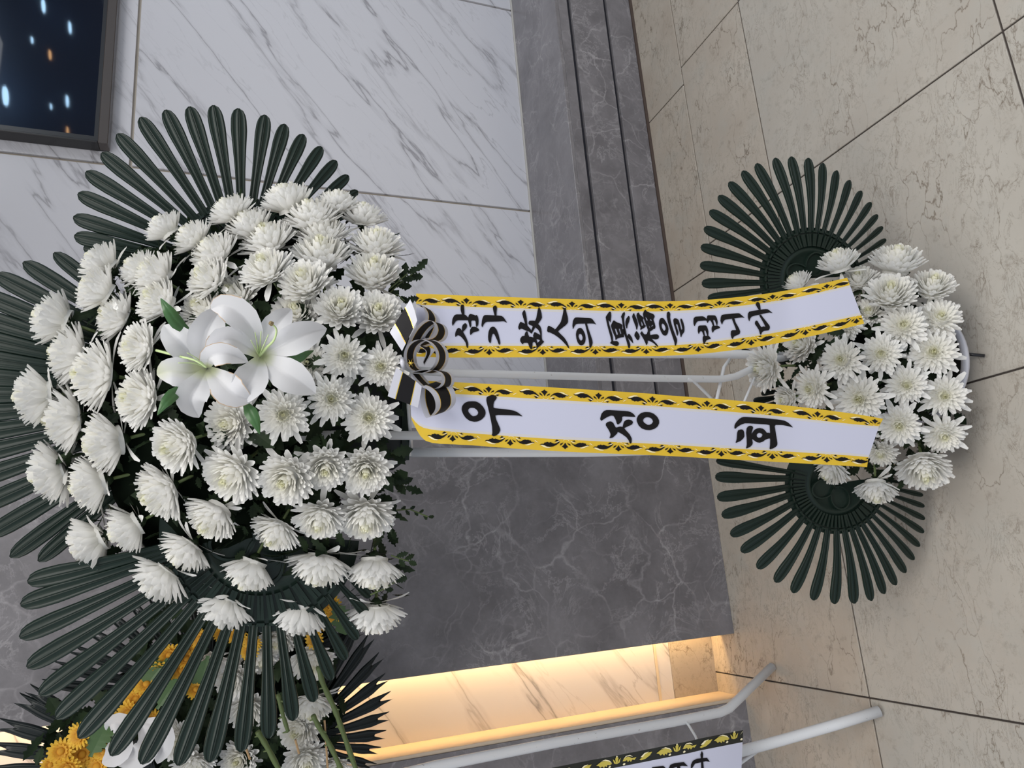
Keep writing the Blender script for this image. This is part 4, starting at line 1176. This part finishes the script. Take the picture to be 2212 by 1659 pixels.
G2 = [
 (990, 840, 14.747, [
  [[(440, 395), (560, 400), (680, 460), (790, 570), (860, 690), (870, 790), (830, 890), (740, 980), (620, 1040), (500, 1050), (360, 1020), (240, 930), (150, 800), (105, 670), (120, 550), (200, 450), (320, 400)], [(440, 603), (520, 615), (600, 680), (635, 750), (620, 810), (560, 860), (470, 872), (410, 840), (340, 760), (312, 710), (320, 650), (370, 610)]],
  [(900, 270), (950, 235), (1080, 185), (1200, 220), (1225, 270), (1210, 320), (1140, 410), (1120, 500), (1120, 610), (1550, 655), (1760, 690), (1880, 740), (2060, 880), (1900, 848), (1175, 830), (1200, 960), (1260, 1100), (1330, 1260), (1335, 1330), (1290, 1420), (1200, 1490), (1120, 1515), (1065, 1475), (1085, 1400), (1075, 1200), (1030, 960), (960, 650), (890, 380)]]),
 (1290, 870, 15.8, [
  [(100, 560), (120, 460), (150, 370), (230, 280), (330, 245), (1040, 285), (1150, 320), (1250, 390), (1305, 470), (1290, 485), (850, 460), (850, 590), (810, 670), (730, 735), (690, 740), (665, 700), (640, 600), (560, 445), (460, 440), (340, 490), (180, 590), (140, 620)],
  [(440, 635), (500, 650), (550, 690), (590, 770), (635, 850), (780, 810), (870, 825), (890, 720), (920, 640), (990, 585), (1080, 572), (1170, 595), (1225, 660), (1190, 740), (1040, 810), (920, 865), (1000, 960), (1110, 1080), (1180, 1220), (1175, 1360), (1140, 1400), (1105, 1370), (1080, 1290), (1000, 1180), (850, 1070), (700, 990), (680, 1050), (600, 1130), (520, 1195), (415, 1215), (450, 1120), (455, 1060), (400, 940), (290, 770), (300, 710), (350, 660)],
  [[(1680, 315), (1810, 325), (1940, 380), (2050, 480), (2110, 590), (2115, 700), (2060, 810), (1960, 890), (1800, 935), (1660, 925), (1520, 880), (1410, 770), (1350, 630), (1350, 540), (1400, 430), (1500, 350), (1600, 320)], [(1720, 490), (1810, 510), (1880, 570), (1905, 640), (1870, 710), (1790, 755), (1720, 755), (1630, 700), (1570, 640), (1560, 590), (1600, 530), (1660, 500)]]]),
 (1580, 890, 15.8, [
  [[(100, 540), (105, 450), (160, 350), (260, 240), (350, 185), (440, 165), (1100, 205), (1650, 265), (1800, 290), (1920, 350), (1980, 400), (2110, 530), (1960, 490), (1750, 445), (1470, 440), (1520, 750), (1570, 1060), (1560, 1140), (1500, 1200), (1410, 1245), (1320, 1275), (1300, 1250), (1315, 1150), (1325, 900), (1250, 910), (1150, 950), (1080, 1010), (960, 1050), (860, 1030), (760, 960), (700, 910), (730, 1050), (710, 1120), (640, 1190), (510, 1250), (500, 1220), (525, 1120), (520, 900), (500, 700), (520, 550), (570, 490), (640, 465), (710, 480), (745, 530), (690, 690), (690, 750), (730, 680), (790, 600), (880, 560), (970, 545), (1080, 570), (1160, 640), (1205, 710), (1260, 705), (1320, 720), (1310, 540), (1300, 430), (480, 380), (330, 430), (200, 510), (140, 570), (110, 570)], [(960, 710), (1040, 740), (1060, 790), (1020, 860), (930, 885), (870, 840), (860, 780), (900, 725)]],
  [(330, 590), (400, 610), (435, 680), (445, 830), (400, 910), (310, 990), (135, 1065), (180, 930), (195, 700), (230, 620)]])]
banner('hanging_banner', 'white satin banner with yellow edges and a long line of black brush writing, television side', R1, D1, G1,
       [899, 1007.3, 1124.7, 1235.6, 1342, 1447.3, 1554.1, 1668.9, 1786], [943, 1056.7, 1172.4, 1286.2, 1396, 1508.3, 1622.8, 1740, 1850])
banner('hanging_banner', 'white satin banner with yellow edges and three large spaced black characters, pier side', R2, D2, G2,
       [940, 1055.5, 1176, 1293, 1409.3, 1527.3, 1643.9, 1766, 1890], [977.6, 1102, 1220.6, 1335.8, 1447.8, 1558.2, 1668.3, 1786, 1893])

# ------------------------------------------------------------------ black and silver bow
bow = thing('ribbon_bow', 'black ribbon bow with silver edges and gold lines at the head of the banners', 'bow', at(893, 790, 1.02))
BX, BY, BS = 800, 580, 3.95
def bp(x, y, D): return at(BX + x / BS, BY + y / BS, D)
BANDS = [(0, 0.20, 0), (.20, .235, 2), (.235, .765, 1), (.765, .80, 2), (.80, 1.0, 0)]
def strip(name, near, far, Dn, Df_, sub=6):
    """near / far: matching edge polylines in crop pixels; the ribbon spans between them"""
    n3 = smooth_path([bp(x, y, Dn[i] if isinstance(Dn, list) else Dn) for i, (x, y) in enumerate(near)], sub)
    f3 = smooth_path([bp(x, y, Df_[i] if isinstance(Df_, list) else Df_) for i, (x, y) in enumerate(far)], sub)
    ts = [0, .12, .235, .262, .40, .60, .738, .765, .88, 1.0]
    mi = [0, 0, 2, 1, 1, 1, 2, 0, 0]
    rows = [[a.lerp(c, t) for t in ts] for a, c in zip(n3, f3)]
    b = MB(); b.grid(rows, 0, lambda i, j: mi[j])
    b.build(name, [M_SILVER, M_BLACKR, M_FOIL], bow, smooth=True)
def loop_(near, off, Dn, dD):
    strip('loop', near, [(x + off[0], y + off[1]) for x, y in near], Dn, [d + dD for d in Dn] if isinstance(Dn, list) else Dn + dD)
# flat lengths beside the flowers
strip('band', [(165, 545), (215, 620), (270, 705)], [(340, 262), (375, 350), (400, 445)], [1.035, 1.028, 1.022], [1.035, 1.028, 1.022])
strip('band', [(222, 845), (185, 960), (148, 1090)], [(440, 1000), (425, 1090), (405, 1188)], [1.022, 1.026, 1.034], [1.022, 1.026, 1.034])
# loops (near rim first)
loop_([(385, 300), (430, 310), (470, 380), (455, 470), (410, 560)], (110, 60), [1.03, 1.024, 1.026, 1.03, 1.034], .02)
loop_([(300, 680), (345, 570), (400, 490), (470, 440), (530, 455), (552, 520), (520, 580), (440, 608), (340, 640)], (112, 35), [1.018, 1.008, 1.0, .995, 1.0, 1.01, 1.02, 1.022, 1.02], .022)
loop_([(290, 800), (285, 730), (310, 660), (370, 615), (440, 608), (510, 640), (555, 710), (555, 790), (510, 860), (440, 890), (380, 880), (320, 850), (290, 800)], (108, 4), [1.015, 1.0, .99, .985, .985, .985, .99, 1.0, 1.01, 1.015, 1.02, 1.02, 1.018], .022)
loop_([(335, 885), (420, 868), (510, 865), (580, 885), (610, 935), (595, 995), (530, 1030), (460, 1020), (390, 960), (335, 895)], (108, 8), [1.018, 1.008, 1.0, .996, .998, 1.004, 1.012, 1.018, 1.02, 1.02], .022)
loop_([(430, 1010), (480, 1030), (530, 1080), (555, 1150), (545, 1220), (480, 1275), (445, 1210), (425, 1120), (425, 1020)], (175, -60), [1.018, 1.01, 1.002, 1.0, 1.004, 1.012, 1.022, 1.026, 1.024], .020)
strip('tail', [(360, 640), (470, 700), (450, 790)], [(560, 690), (520, 740), (460, 830)], 1.024, 1.026)
b = MB(); b.tube([bp(268, 770, 1.024), bp(275, 800, 1.012), bp(285, 850, 1.022)], [.003, .0045, .003], 12); b.build('knot', M_SILVER, bow, smooth=True)
b = MB()
b.tube([bp(325, 803, 1.006), bp(345, 806, 1.003), bp(368, 805, 1.006)], [.0008, .0024, .0008], 8)
for dx, dy in ((-18, -30), (12, -34), (-12, 32), (16, 30)): b.tube([bp(345, 806, 1.004), bp(345 + dx, 806 + dy, 1.006)], .0004, 5)
b.build('gold_charm', M_FOIL, bow, smooth=True)

# ------------------------------------------------------------------ second wreath beside the first, cut by the frame
NF = M_PLASTIC2
PB1 = Plane(640, 1600, 1.62, 0.0)
fan('notched_fan', 'blackish plastic fan with notched blade tips against the lit recess', PB1, (640, 1600), 70, 0,
    [(765, 1360, 28), (793, 1388), (812, 1428), (822, 1472), (831, 1509), (825, 1551), (817, 1588), (805, 1620, 22), (796, 1652, 20)], 27, NF, gain=1.0, notch=True)
PB2 = Plane(330, 1640, 1.60, 0.0)
fan('notched_fan', 'blackish notched plastic fan at the photo corner behind the yellow flowers', PB2, (330, 1640), 90, 190,
    [(76, 1496, 26), (54, 1516, 32), (15, 1568, 32), (-4, 1617, 32), (-14, 1668, 32)], 32, NF, gain=1.0, notch=True)
PB3 = Plane(420, 1400, 1.66, 0.0)
fan('notched_fan', 'notched plastic fan seen only through the gaps of the large green fan', PB3, (450, 1500), 60, -128,
    [(110, 1478, 24), (130, 1440, 24), (165, 1405, 24), (205, 1370, 22), (245, 1335, 22), (290, 1310, 22), (330, 1295, 20), (372, 1290, 20), (415, 1290, 18), (460, 1300, 18), (505, 1310, 16), (800, 1340, 16), (770, 1370, 18)], 24, NF, gain=1.0, notch=True)
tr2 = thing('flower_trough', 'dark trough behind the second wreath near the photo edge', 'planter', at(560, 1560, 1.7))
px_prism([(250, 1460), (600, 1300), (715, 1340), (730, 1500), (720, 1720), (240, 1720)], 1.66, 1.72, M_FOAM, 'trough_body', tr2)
BGM = [(377, 1600, 96), (419, 1655, 84), (561, 1418, 92), (672, 1425, 100), (500, 1470, 84), (534, 1534, 92), (672, 1526, 96), (645, 1576, 92), (517, 1640, 84), (660, 1645, 92), (720, 1662, 80), (600, 1380, 80), (455, 1432, 70)]
bl = ['low in the frame beside the white lily petals', 'at the photo edge between the tips of two green blades', 'right behind the middle blades of the large green fan', 'behind the last blades of the large fan, near the grey pier',
      'half hidden behind the large fan above the lily', 'half hidden behind the middle of the large fan', 'beside the notched fan, upper of a touching pair', 'beside the notched fan, lower of a touching pair',
      'cut by the photo edge left of two green stems', 'cut by the photo edge under the touching pair', 'corner one at the photo edge by the thick green stems', 'topmost behind the green fan near the hanging heads', 'tiny visible part next to the yellow flowers']
for i, (x, y, w) in enumerate(BGM):
    rnd = random.Random(70 + i)
    mum(x, y, w, rnd.uniform(1.0, 2.6), math.radians(rnd.uniform(20, 75)), 1.52 + .02 * (i % 3), "second wreath's white chrysanthemum, " + bl[i], 'white chrysanthemums of the second wreath', rnd.choice(['mid', 'open', 'tight']), 700 + i, stem=False)
# small yellow daisies
def daisy_mesh(seed):
    rnd = random.Random(seed); b = MB(); c = MB()
    for ring, (n, phi, L) in enumerate(((17, 1.42, 1.0), (15, 1.22, .86), (12, .95, .62))):
        for j in range(n):
            petal(b, phi + rnd.uniform(-.06, .06), 2 * math.pi * (j + .5 * ring) / n, L * rnd.uniform(.93, 1.05), .15, .3, .12, rnd, nseg=3)
    rows = [[(r * math.cos(2 * math.pi * k / 14), r * math.sin(2 * math.pi * k / 14), z) for k in range(15)] for r, z in ((0, .36), (.16, .34), (.28, .24), (.30, .06))]
    c.grid(rows)
    return b.mesh('petals', M_YEL, True), c.mesh('flower_centre', M_YELC, True)
DV = [daisy_mesh(s) for s in (1, 2, 3)]
YL = [(173, 1588, 56), (133, 1622, 54), (178, 1630, 58), (146, 1656, 54), (212, 1654, 56), (296, 1509, 56), (318, 1478, 52), (279, 1540, 54), (328, 1556, 46), (367, 1413, 52), (394, 1448, 50), (419, 1398, 50), (424, 1489, 44), (434, 1381, 46),
      (262, 1558, 50), (345, 1444, 50), (404, 1425, 44), (480, 1368, 40), (513, 1373, 42), (546, 1384, 46), (540, 1405, 42), (681, 1380, 44), (716, 1309, 44), (695, 1294, 42), (722, 1326, 40), (700, 1342, 42), (110, 1650, 40), (225, 1622, 42)]
def ylab(x, y):
    if x < 240:
        m = sorted([q for q in YL if q[0] < 240], key=lambda q: -q[1])
        return f'yellow daisy of the open corner cluster, {ordw(len(m) - 1 - [q[:2] for q in m].index((x, y)))} counting away from the photo edge'.replace('first counting', 'farthest in')
    if x > 600:
        m = sorted([q for q in YL if q[0] > 600], key=lambda q: q[1])
        return f'small yellow daisy glimpsed behind the last fan blades, {ordw([q[:2] for q in m].index((x, y)))} down from the hanging heads'
    m = sorted([q for q in YL if 240 <= q[0] <= 600], key=lambda q: q[0])
    return f'yellow daisy behind the large green fan, {ordw([q[:2] for q in m].index((x, y)))} from the corner cluster'
ordl = ordw
def ordw(n):
    L_ = ['first', 'second', 'third', 'fourth', 'fifth', 'sixth', 'seventh', 'eighth', 'ninth', 'tenth', 'eleventh', 'twelfth', 'thirteenth', 'fourteenth', 'fifteenth', 'sixteenth', 'seventeenth', 'eighteenth']
    return L_[n]
for i, (x, y, w) in enumerate(YL):
    rnd = random.Random(40 + i)
    P = at(x, y, 1.50 + .012 * (i % 3))
    ax, e1, e2, v = axis_of(P, rnd.uniform(1.5, 4.2), math.radians(rnd.uniform(5, 50)))
    o = thing('yellow_daisy', ylab(x, y), 'flower', P, 'yellow daisies of the second wreath')
    orient(o, P, ax, w * .5 * (P - EYE).dot(-E3) / FPX, rnd.uniform(0, 6))
    for me in DV[i % 3]:
        c = bpy.data.objects.new(me.name.split('.')[0], me); COL.objects.link(c); c.parent = o
def s_bg(rnd):
    x, y = rnd.uniform(90, 740), rnd.uniform(1290, 1700)
    while (x - 60) * .9 + (y - 1250) < 330 or (x < 300 and y < 1500): x, y = rnd.uniform(90, 740), rnd.uniform(1290, 1700)
    return x, y, 1.57 + rnd.uniform(-.01, .04), rnd.uniform(0, 6), rnd.uniform(0, .9)
foliage('wreath_foliage', 'dark leaves of the second wreath behind the large green fan', 330, s_bg, seed=9, size=(.03, .055))
M_LEAF2 = mat('brighter_daisy_leaf', (0.05, 0.10, 0.03), 0.5)
for i, (x, y, dx, dy) in enumerate(((212, 1600, 20, -40), (240, 1590, 8, 40), (360, 1500, 20, -30), (440, 1450, -10, 35), (338, 1452, -18, 22), (735, 1330, 8, 26))):
    P = at(x, y, 1.49); d = (at(x + dx, y + dy, 1.49) - P).normalized(); v = (EYE - P).normalized(); nn = (v - d * v.dot(d)).normalized()
    b = MB(); lobed_leaf(b, P - d * .03, d, nn, .07, .034, random.Random(i))
    tag(b.build('daisy_leaf', M_LEAF2, None, origin=P), ['lobed green leaf between the corner daisies and the large fan', 'lobed green leaf just below the corner daisies', 'lobed green leaf among the daisies behind the fan', 'lobed green leaf behind the middle of the fan, above white petals',
        'small lobed green leaf at the end of the daisy row', 'lobed green leaf behind the last fan blades'][i], 'leaf')
lc = thing('lily', 'white lily of the second wreath partly hidden behind the green blade tips', 'lily', at(300, 1600, 1.5))
tepal('tepal', [(255, 1560, 1.50), (262, 1600, 1.47), (248, 1632, 1.46), (220, 1648, 1.48)], WP(44), lc, M_LILY, .25)
tepal('tepal', [(300, 1560, 1.50), (320, 1600, 1.47), (300, 1635, 1.46), (250, 1650, 1.48)], WP(46), lc, M_LILY, .25)
tepal('tepal', [(300, 1560, 1.50), (340, 1570, 1.47), (352, 1610, 1.46), (340, 1650, 1.48)], WP(42), lc, M_LILY, .25)
tepal('tepal', [(300, 1560, 1.50), (280, 1566, 1.47), (245, 1562, 1.47), (232, 1580, 1.48)], WP(34), lc, M_LILY, .25)
b = MB(); b.tube([at(300, 1562, 1.505), at(330, 1545, 1.60), at(360, 1540, 1.68)], .004, 8); b.build('flower_stem', M_STEM, lc, smooth=True)
for pts, r, lab in (([(688, 1440), (697, 1475), (722, 1530), (740, 1580), (770, 1665)], .0052, 'thick green flower stem crossing the notched fan, nearest the recess light'),
                    ([(676, 1545), (690, 1572), (712, 1608), (738, 1665)], .0050, 'thick green flower stem beside the wooden skewer'),
                    ([(556, 1580), (575, 1610), (604, 1665)], .0052, 'thick green flower stem between two white chrysanthemums at the photo edge'),
                    ([(600, 1500), (610, 1540), (622, 1580)], .0040, 'short green stem seen between two green fan blades')):
    P = smooth_path([at(x, y, 1.475) for x, y in pts], 5)
    b = MB()
    b.tube(P, [r * (1 + .12 * math.sin(i * 1.9)) for i in range(len(P))], 9); s_ = b.build('flower_stem', M_STEM, tr2, smooth=True); s_['label'] = lab
    for q in P[2::4]:
        b = MB(); b.tube([q, q + (-E2 * .3 + E1 * random.choice((-1, 1))).normalized() * .011], [.0026, .0012], 6); b.build('leaf_stub', M_STEM, s_)
for pts, lab in (([(701, 1556), (704, 1600), (708, 1662)], 'straight wooden skewer below the touching pair of chrysanthemums'), ([(638, 1598), (646, 1628)], 'short wooden skewer tip between white chrysanthemums'), ([(532, 1618), (540, 1640)], 'wooden skewer end near the photo edge')):
    s_ = thing('wooden_skewer', lab, 'skewer', at(*pts[0], 1.48)); b = MB(); b.tube([at(x, y, 1.48) for x, y in pts], .0022, 6); b.build('stick', M_SKEWER, s_)
# its stand and banner
st2 = thing('wreath_stand', 'white painted tubular stand of the second wreath, legs in the corner of the photo', 'stand', on_floor(1905, 1535))
f1 = on_floor(1668, 1440, .008); f2 = on_floor(1900, 1536, .010)
def yplane(x, y, Y):
    d = ray(x, y); return EYE + d * (Y / d.y)
P = [yplane(760, 1700, 1.80), yplane(940, 1655, 1.80), yplane(1200, 1604, 1.80), yplane(1450, 1560, 1.80), yplane(1555, 1539, 1.80), yplane(1575, 1530, 1.805), f1]
b = MB(); b.tube(P, .0125, 14); b.build('leg', M_STEEL, st2, smooth=True)
P = [yplane(900, 1790, 1.62), yplane(1300, 1690, 1.60), yplane(1607, 1621, 1.58), yplane(1685, 1600, 1.565), yplane(1800, 1567, 1.52), f2]
b = MB(); b.tube(P, .0128, 14); b.build('leg', M_STEEL, st2, smooth=True)
b = MB(); b.tube([yplane(1478, 1555, 1.80), yplane(1488, 1567, 1.78), yplane(1502, 1590, 1.74), yplane(1506, 1600, 1.72), yplane(1530, 1650, 1.62)], .0035, 8); b.build('brace_wire', M_STEEL, st2, smooth=True)
b = MB(); b.tube([yplane(1637, 1622, 1.58), yplane(1602, 1647, 1.60), yplane(1570, 1672, 1.64)], .0040, 8); b.build('brace_wire', M_STEEL, st2, smooth=True)
bb = thing('hanging_banner', 'white banner with a black and gold patterned edge, cut by the photo edge', 'ribbon', yplane(1300, 1650, 1.50))
YB = 1.50
def by(x): return 1659 + (1575 - 1659) * (x - 1180) / 425.0 + (3.0 if 1300 < x < 1500 else 2.0)
xs = list(range(960, 1604, 23)) + [1605]
def ybk(x): return YB + .012 * math.sin(x / 90.0)
b = MB(); b.grid([[yplane(x, by(x), ybk(x)), yplane(x, by(x) + 13, ybk(x)), yplane(x - 1, by(x) + 26, ybk(x))] for x in xs]); b.build('black_border', M_BGBLACK, bb, smooth=True)
b = MB(); b.grid([[yplane(x - 1 - k * .04, by(x) + 26 + k, ybk(x)) for k in (0, 30, 60, 120)] for x in xs]); b.build('white_field', M_PAPER, bb, smooth=True)
s5 = 4.608
def bgfill(name, polys, ms, off=.002):
    b = MB()
    for lp, m in polys:
        pts = [(1180 + x / s5, 1500 + y / s5) for x, y in lp]
        tr = tessellate_polygon([[Vector((x, y, 0)) for x, y in pts]])
        b.add([yplane(x, y, ybk(x) - off) for x, y in pts], [tuple(t) for t in tr], m)
    b.build(name, ms, bb)
def orn(cx, cy):
    k = lambda L: [(cx + x, cy + y - .215 * x) for x, y in L]
    return [(k([(-205, -2), (-160, -28), (-110, -32), (-70, -12), (-48, 12), (-70, 22), (-95, 14), (-100, 34), (-118, 20), (-128, 38), (-145, 18), (-165, 28), (-180, 8)]), 0),
            (k([(-40, -30), (-22, -12), (-4, 26), (-28, 14)]), 0), (k([(0, -52), (16, -30), (6, 24), (-8, 24), (-16, -30)]), 0), (k([(38, -30), (22, -12), (4, 26), (28, 14)]), 0),
            (k([(195, -2), (150, -2), (120, -22), (80, -22), (55, 10), (80, 14), (100, 8), (110, 30), (128, 14), (138, 34), (155, 14), (175, 22)]), 0),
            (k([(-160, -34), (-115, -44), (-72, -24), (-50, 4), (-80, -18), (-120, -34)]), 1), (k([(60, -4), (90, -36), (130, -38), (160, -14), (125, -28), (92, -28)]), 1),
            (k([(-82, 34), (-66, 28), (-58, 40), (-70, 50), (-84, 46)]), 1), (k([(58, 40), (72, 30), (86, 38), (80, 50), (64, 52)]), 1), (k([(-10, -46), (0, -58), (10, -46), (0, -38)]), 1),
            (k([(225, 28), (260, 8), (290, -22), (352, -22), (330, 8), (285, 34), (240, 40)]), 0), (k([(235, 8), (275, -26), (320, -30), (285, -12), (262, 12)]), 1)]
for cx, cy in ((100, 795), (703, 668), (1302, 545), (1872, 420)):
    pol = [([(min(x, 1955), y) for x, y in L], m) for L, m in orn(cx, cy)]
    bgfill('border_ornament', pol, [M_BGGOLD, M_CREAM])
bgfill('written_character', [([(1548, 562), (1562, 590), (1558, 640), (1575, 800), (1545, 800), (1540, 640), (1534, 600)], 0), ([(1440, 700), (1458, 662), (1500, 640), (1600, 632), (1630, 672), (1590, 665), (1480, 690), (1455, 730), (1438, 760)], 0)], [M_INK])
bgfill('written_character', [([(1215, 745), (1235, 700), (1280, 684), (1370, 674), (1410, 715), (1350, 712), (1330, 716), (1350, 800), (1310, 800), (1300, 722), (1260, 735), (1240, 800), (1212, 800)], 0)], [M_INK])
bgfill('written_character', [([(1040, 760), (1055, 725), (1120, 716), (1165, 712), (1190, 735), (1190, 800), (1040, 800)], 0)], [M_INK])
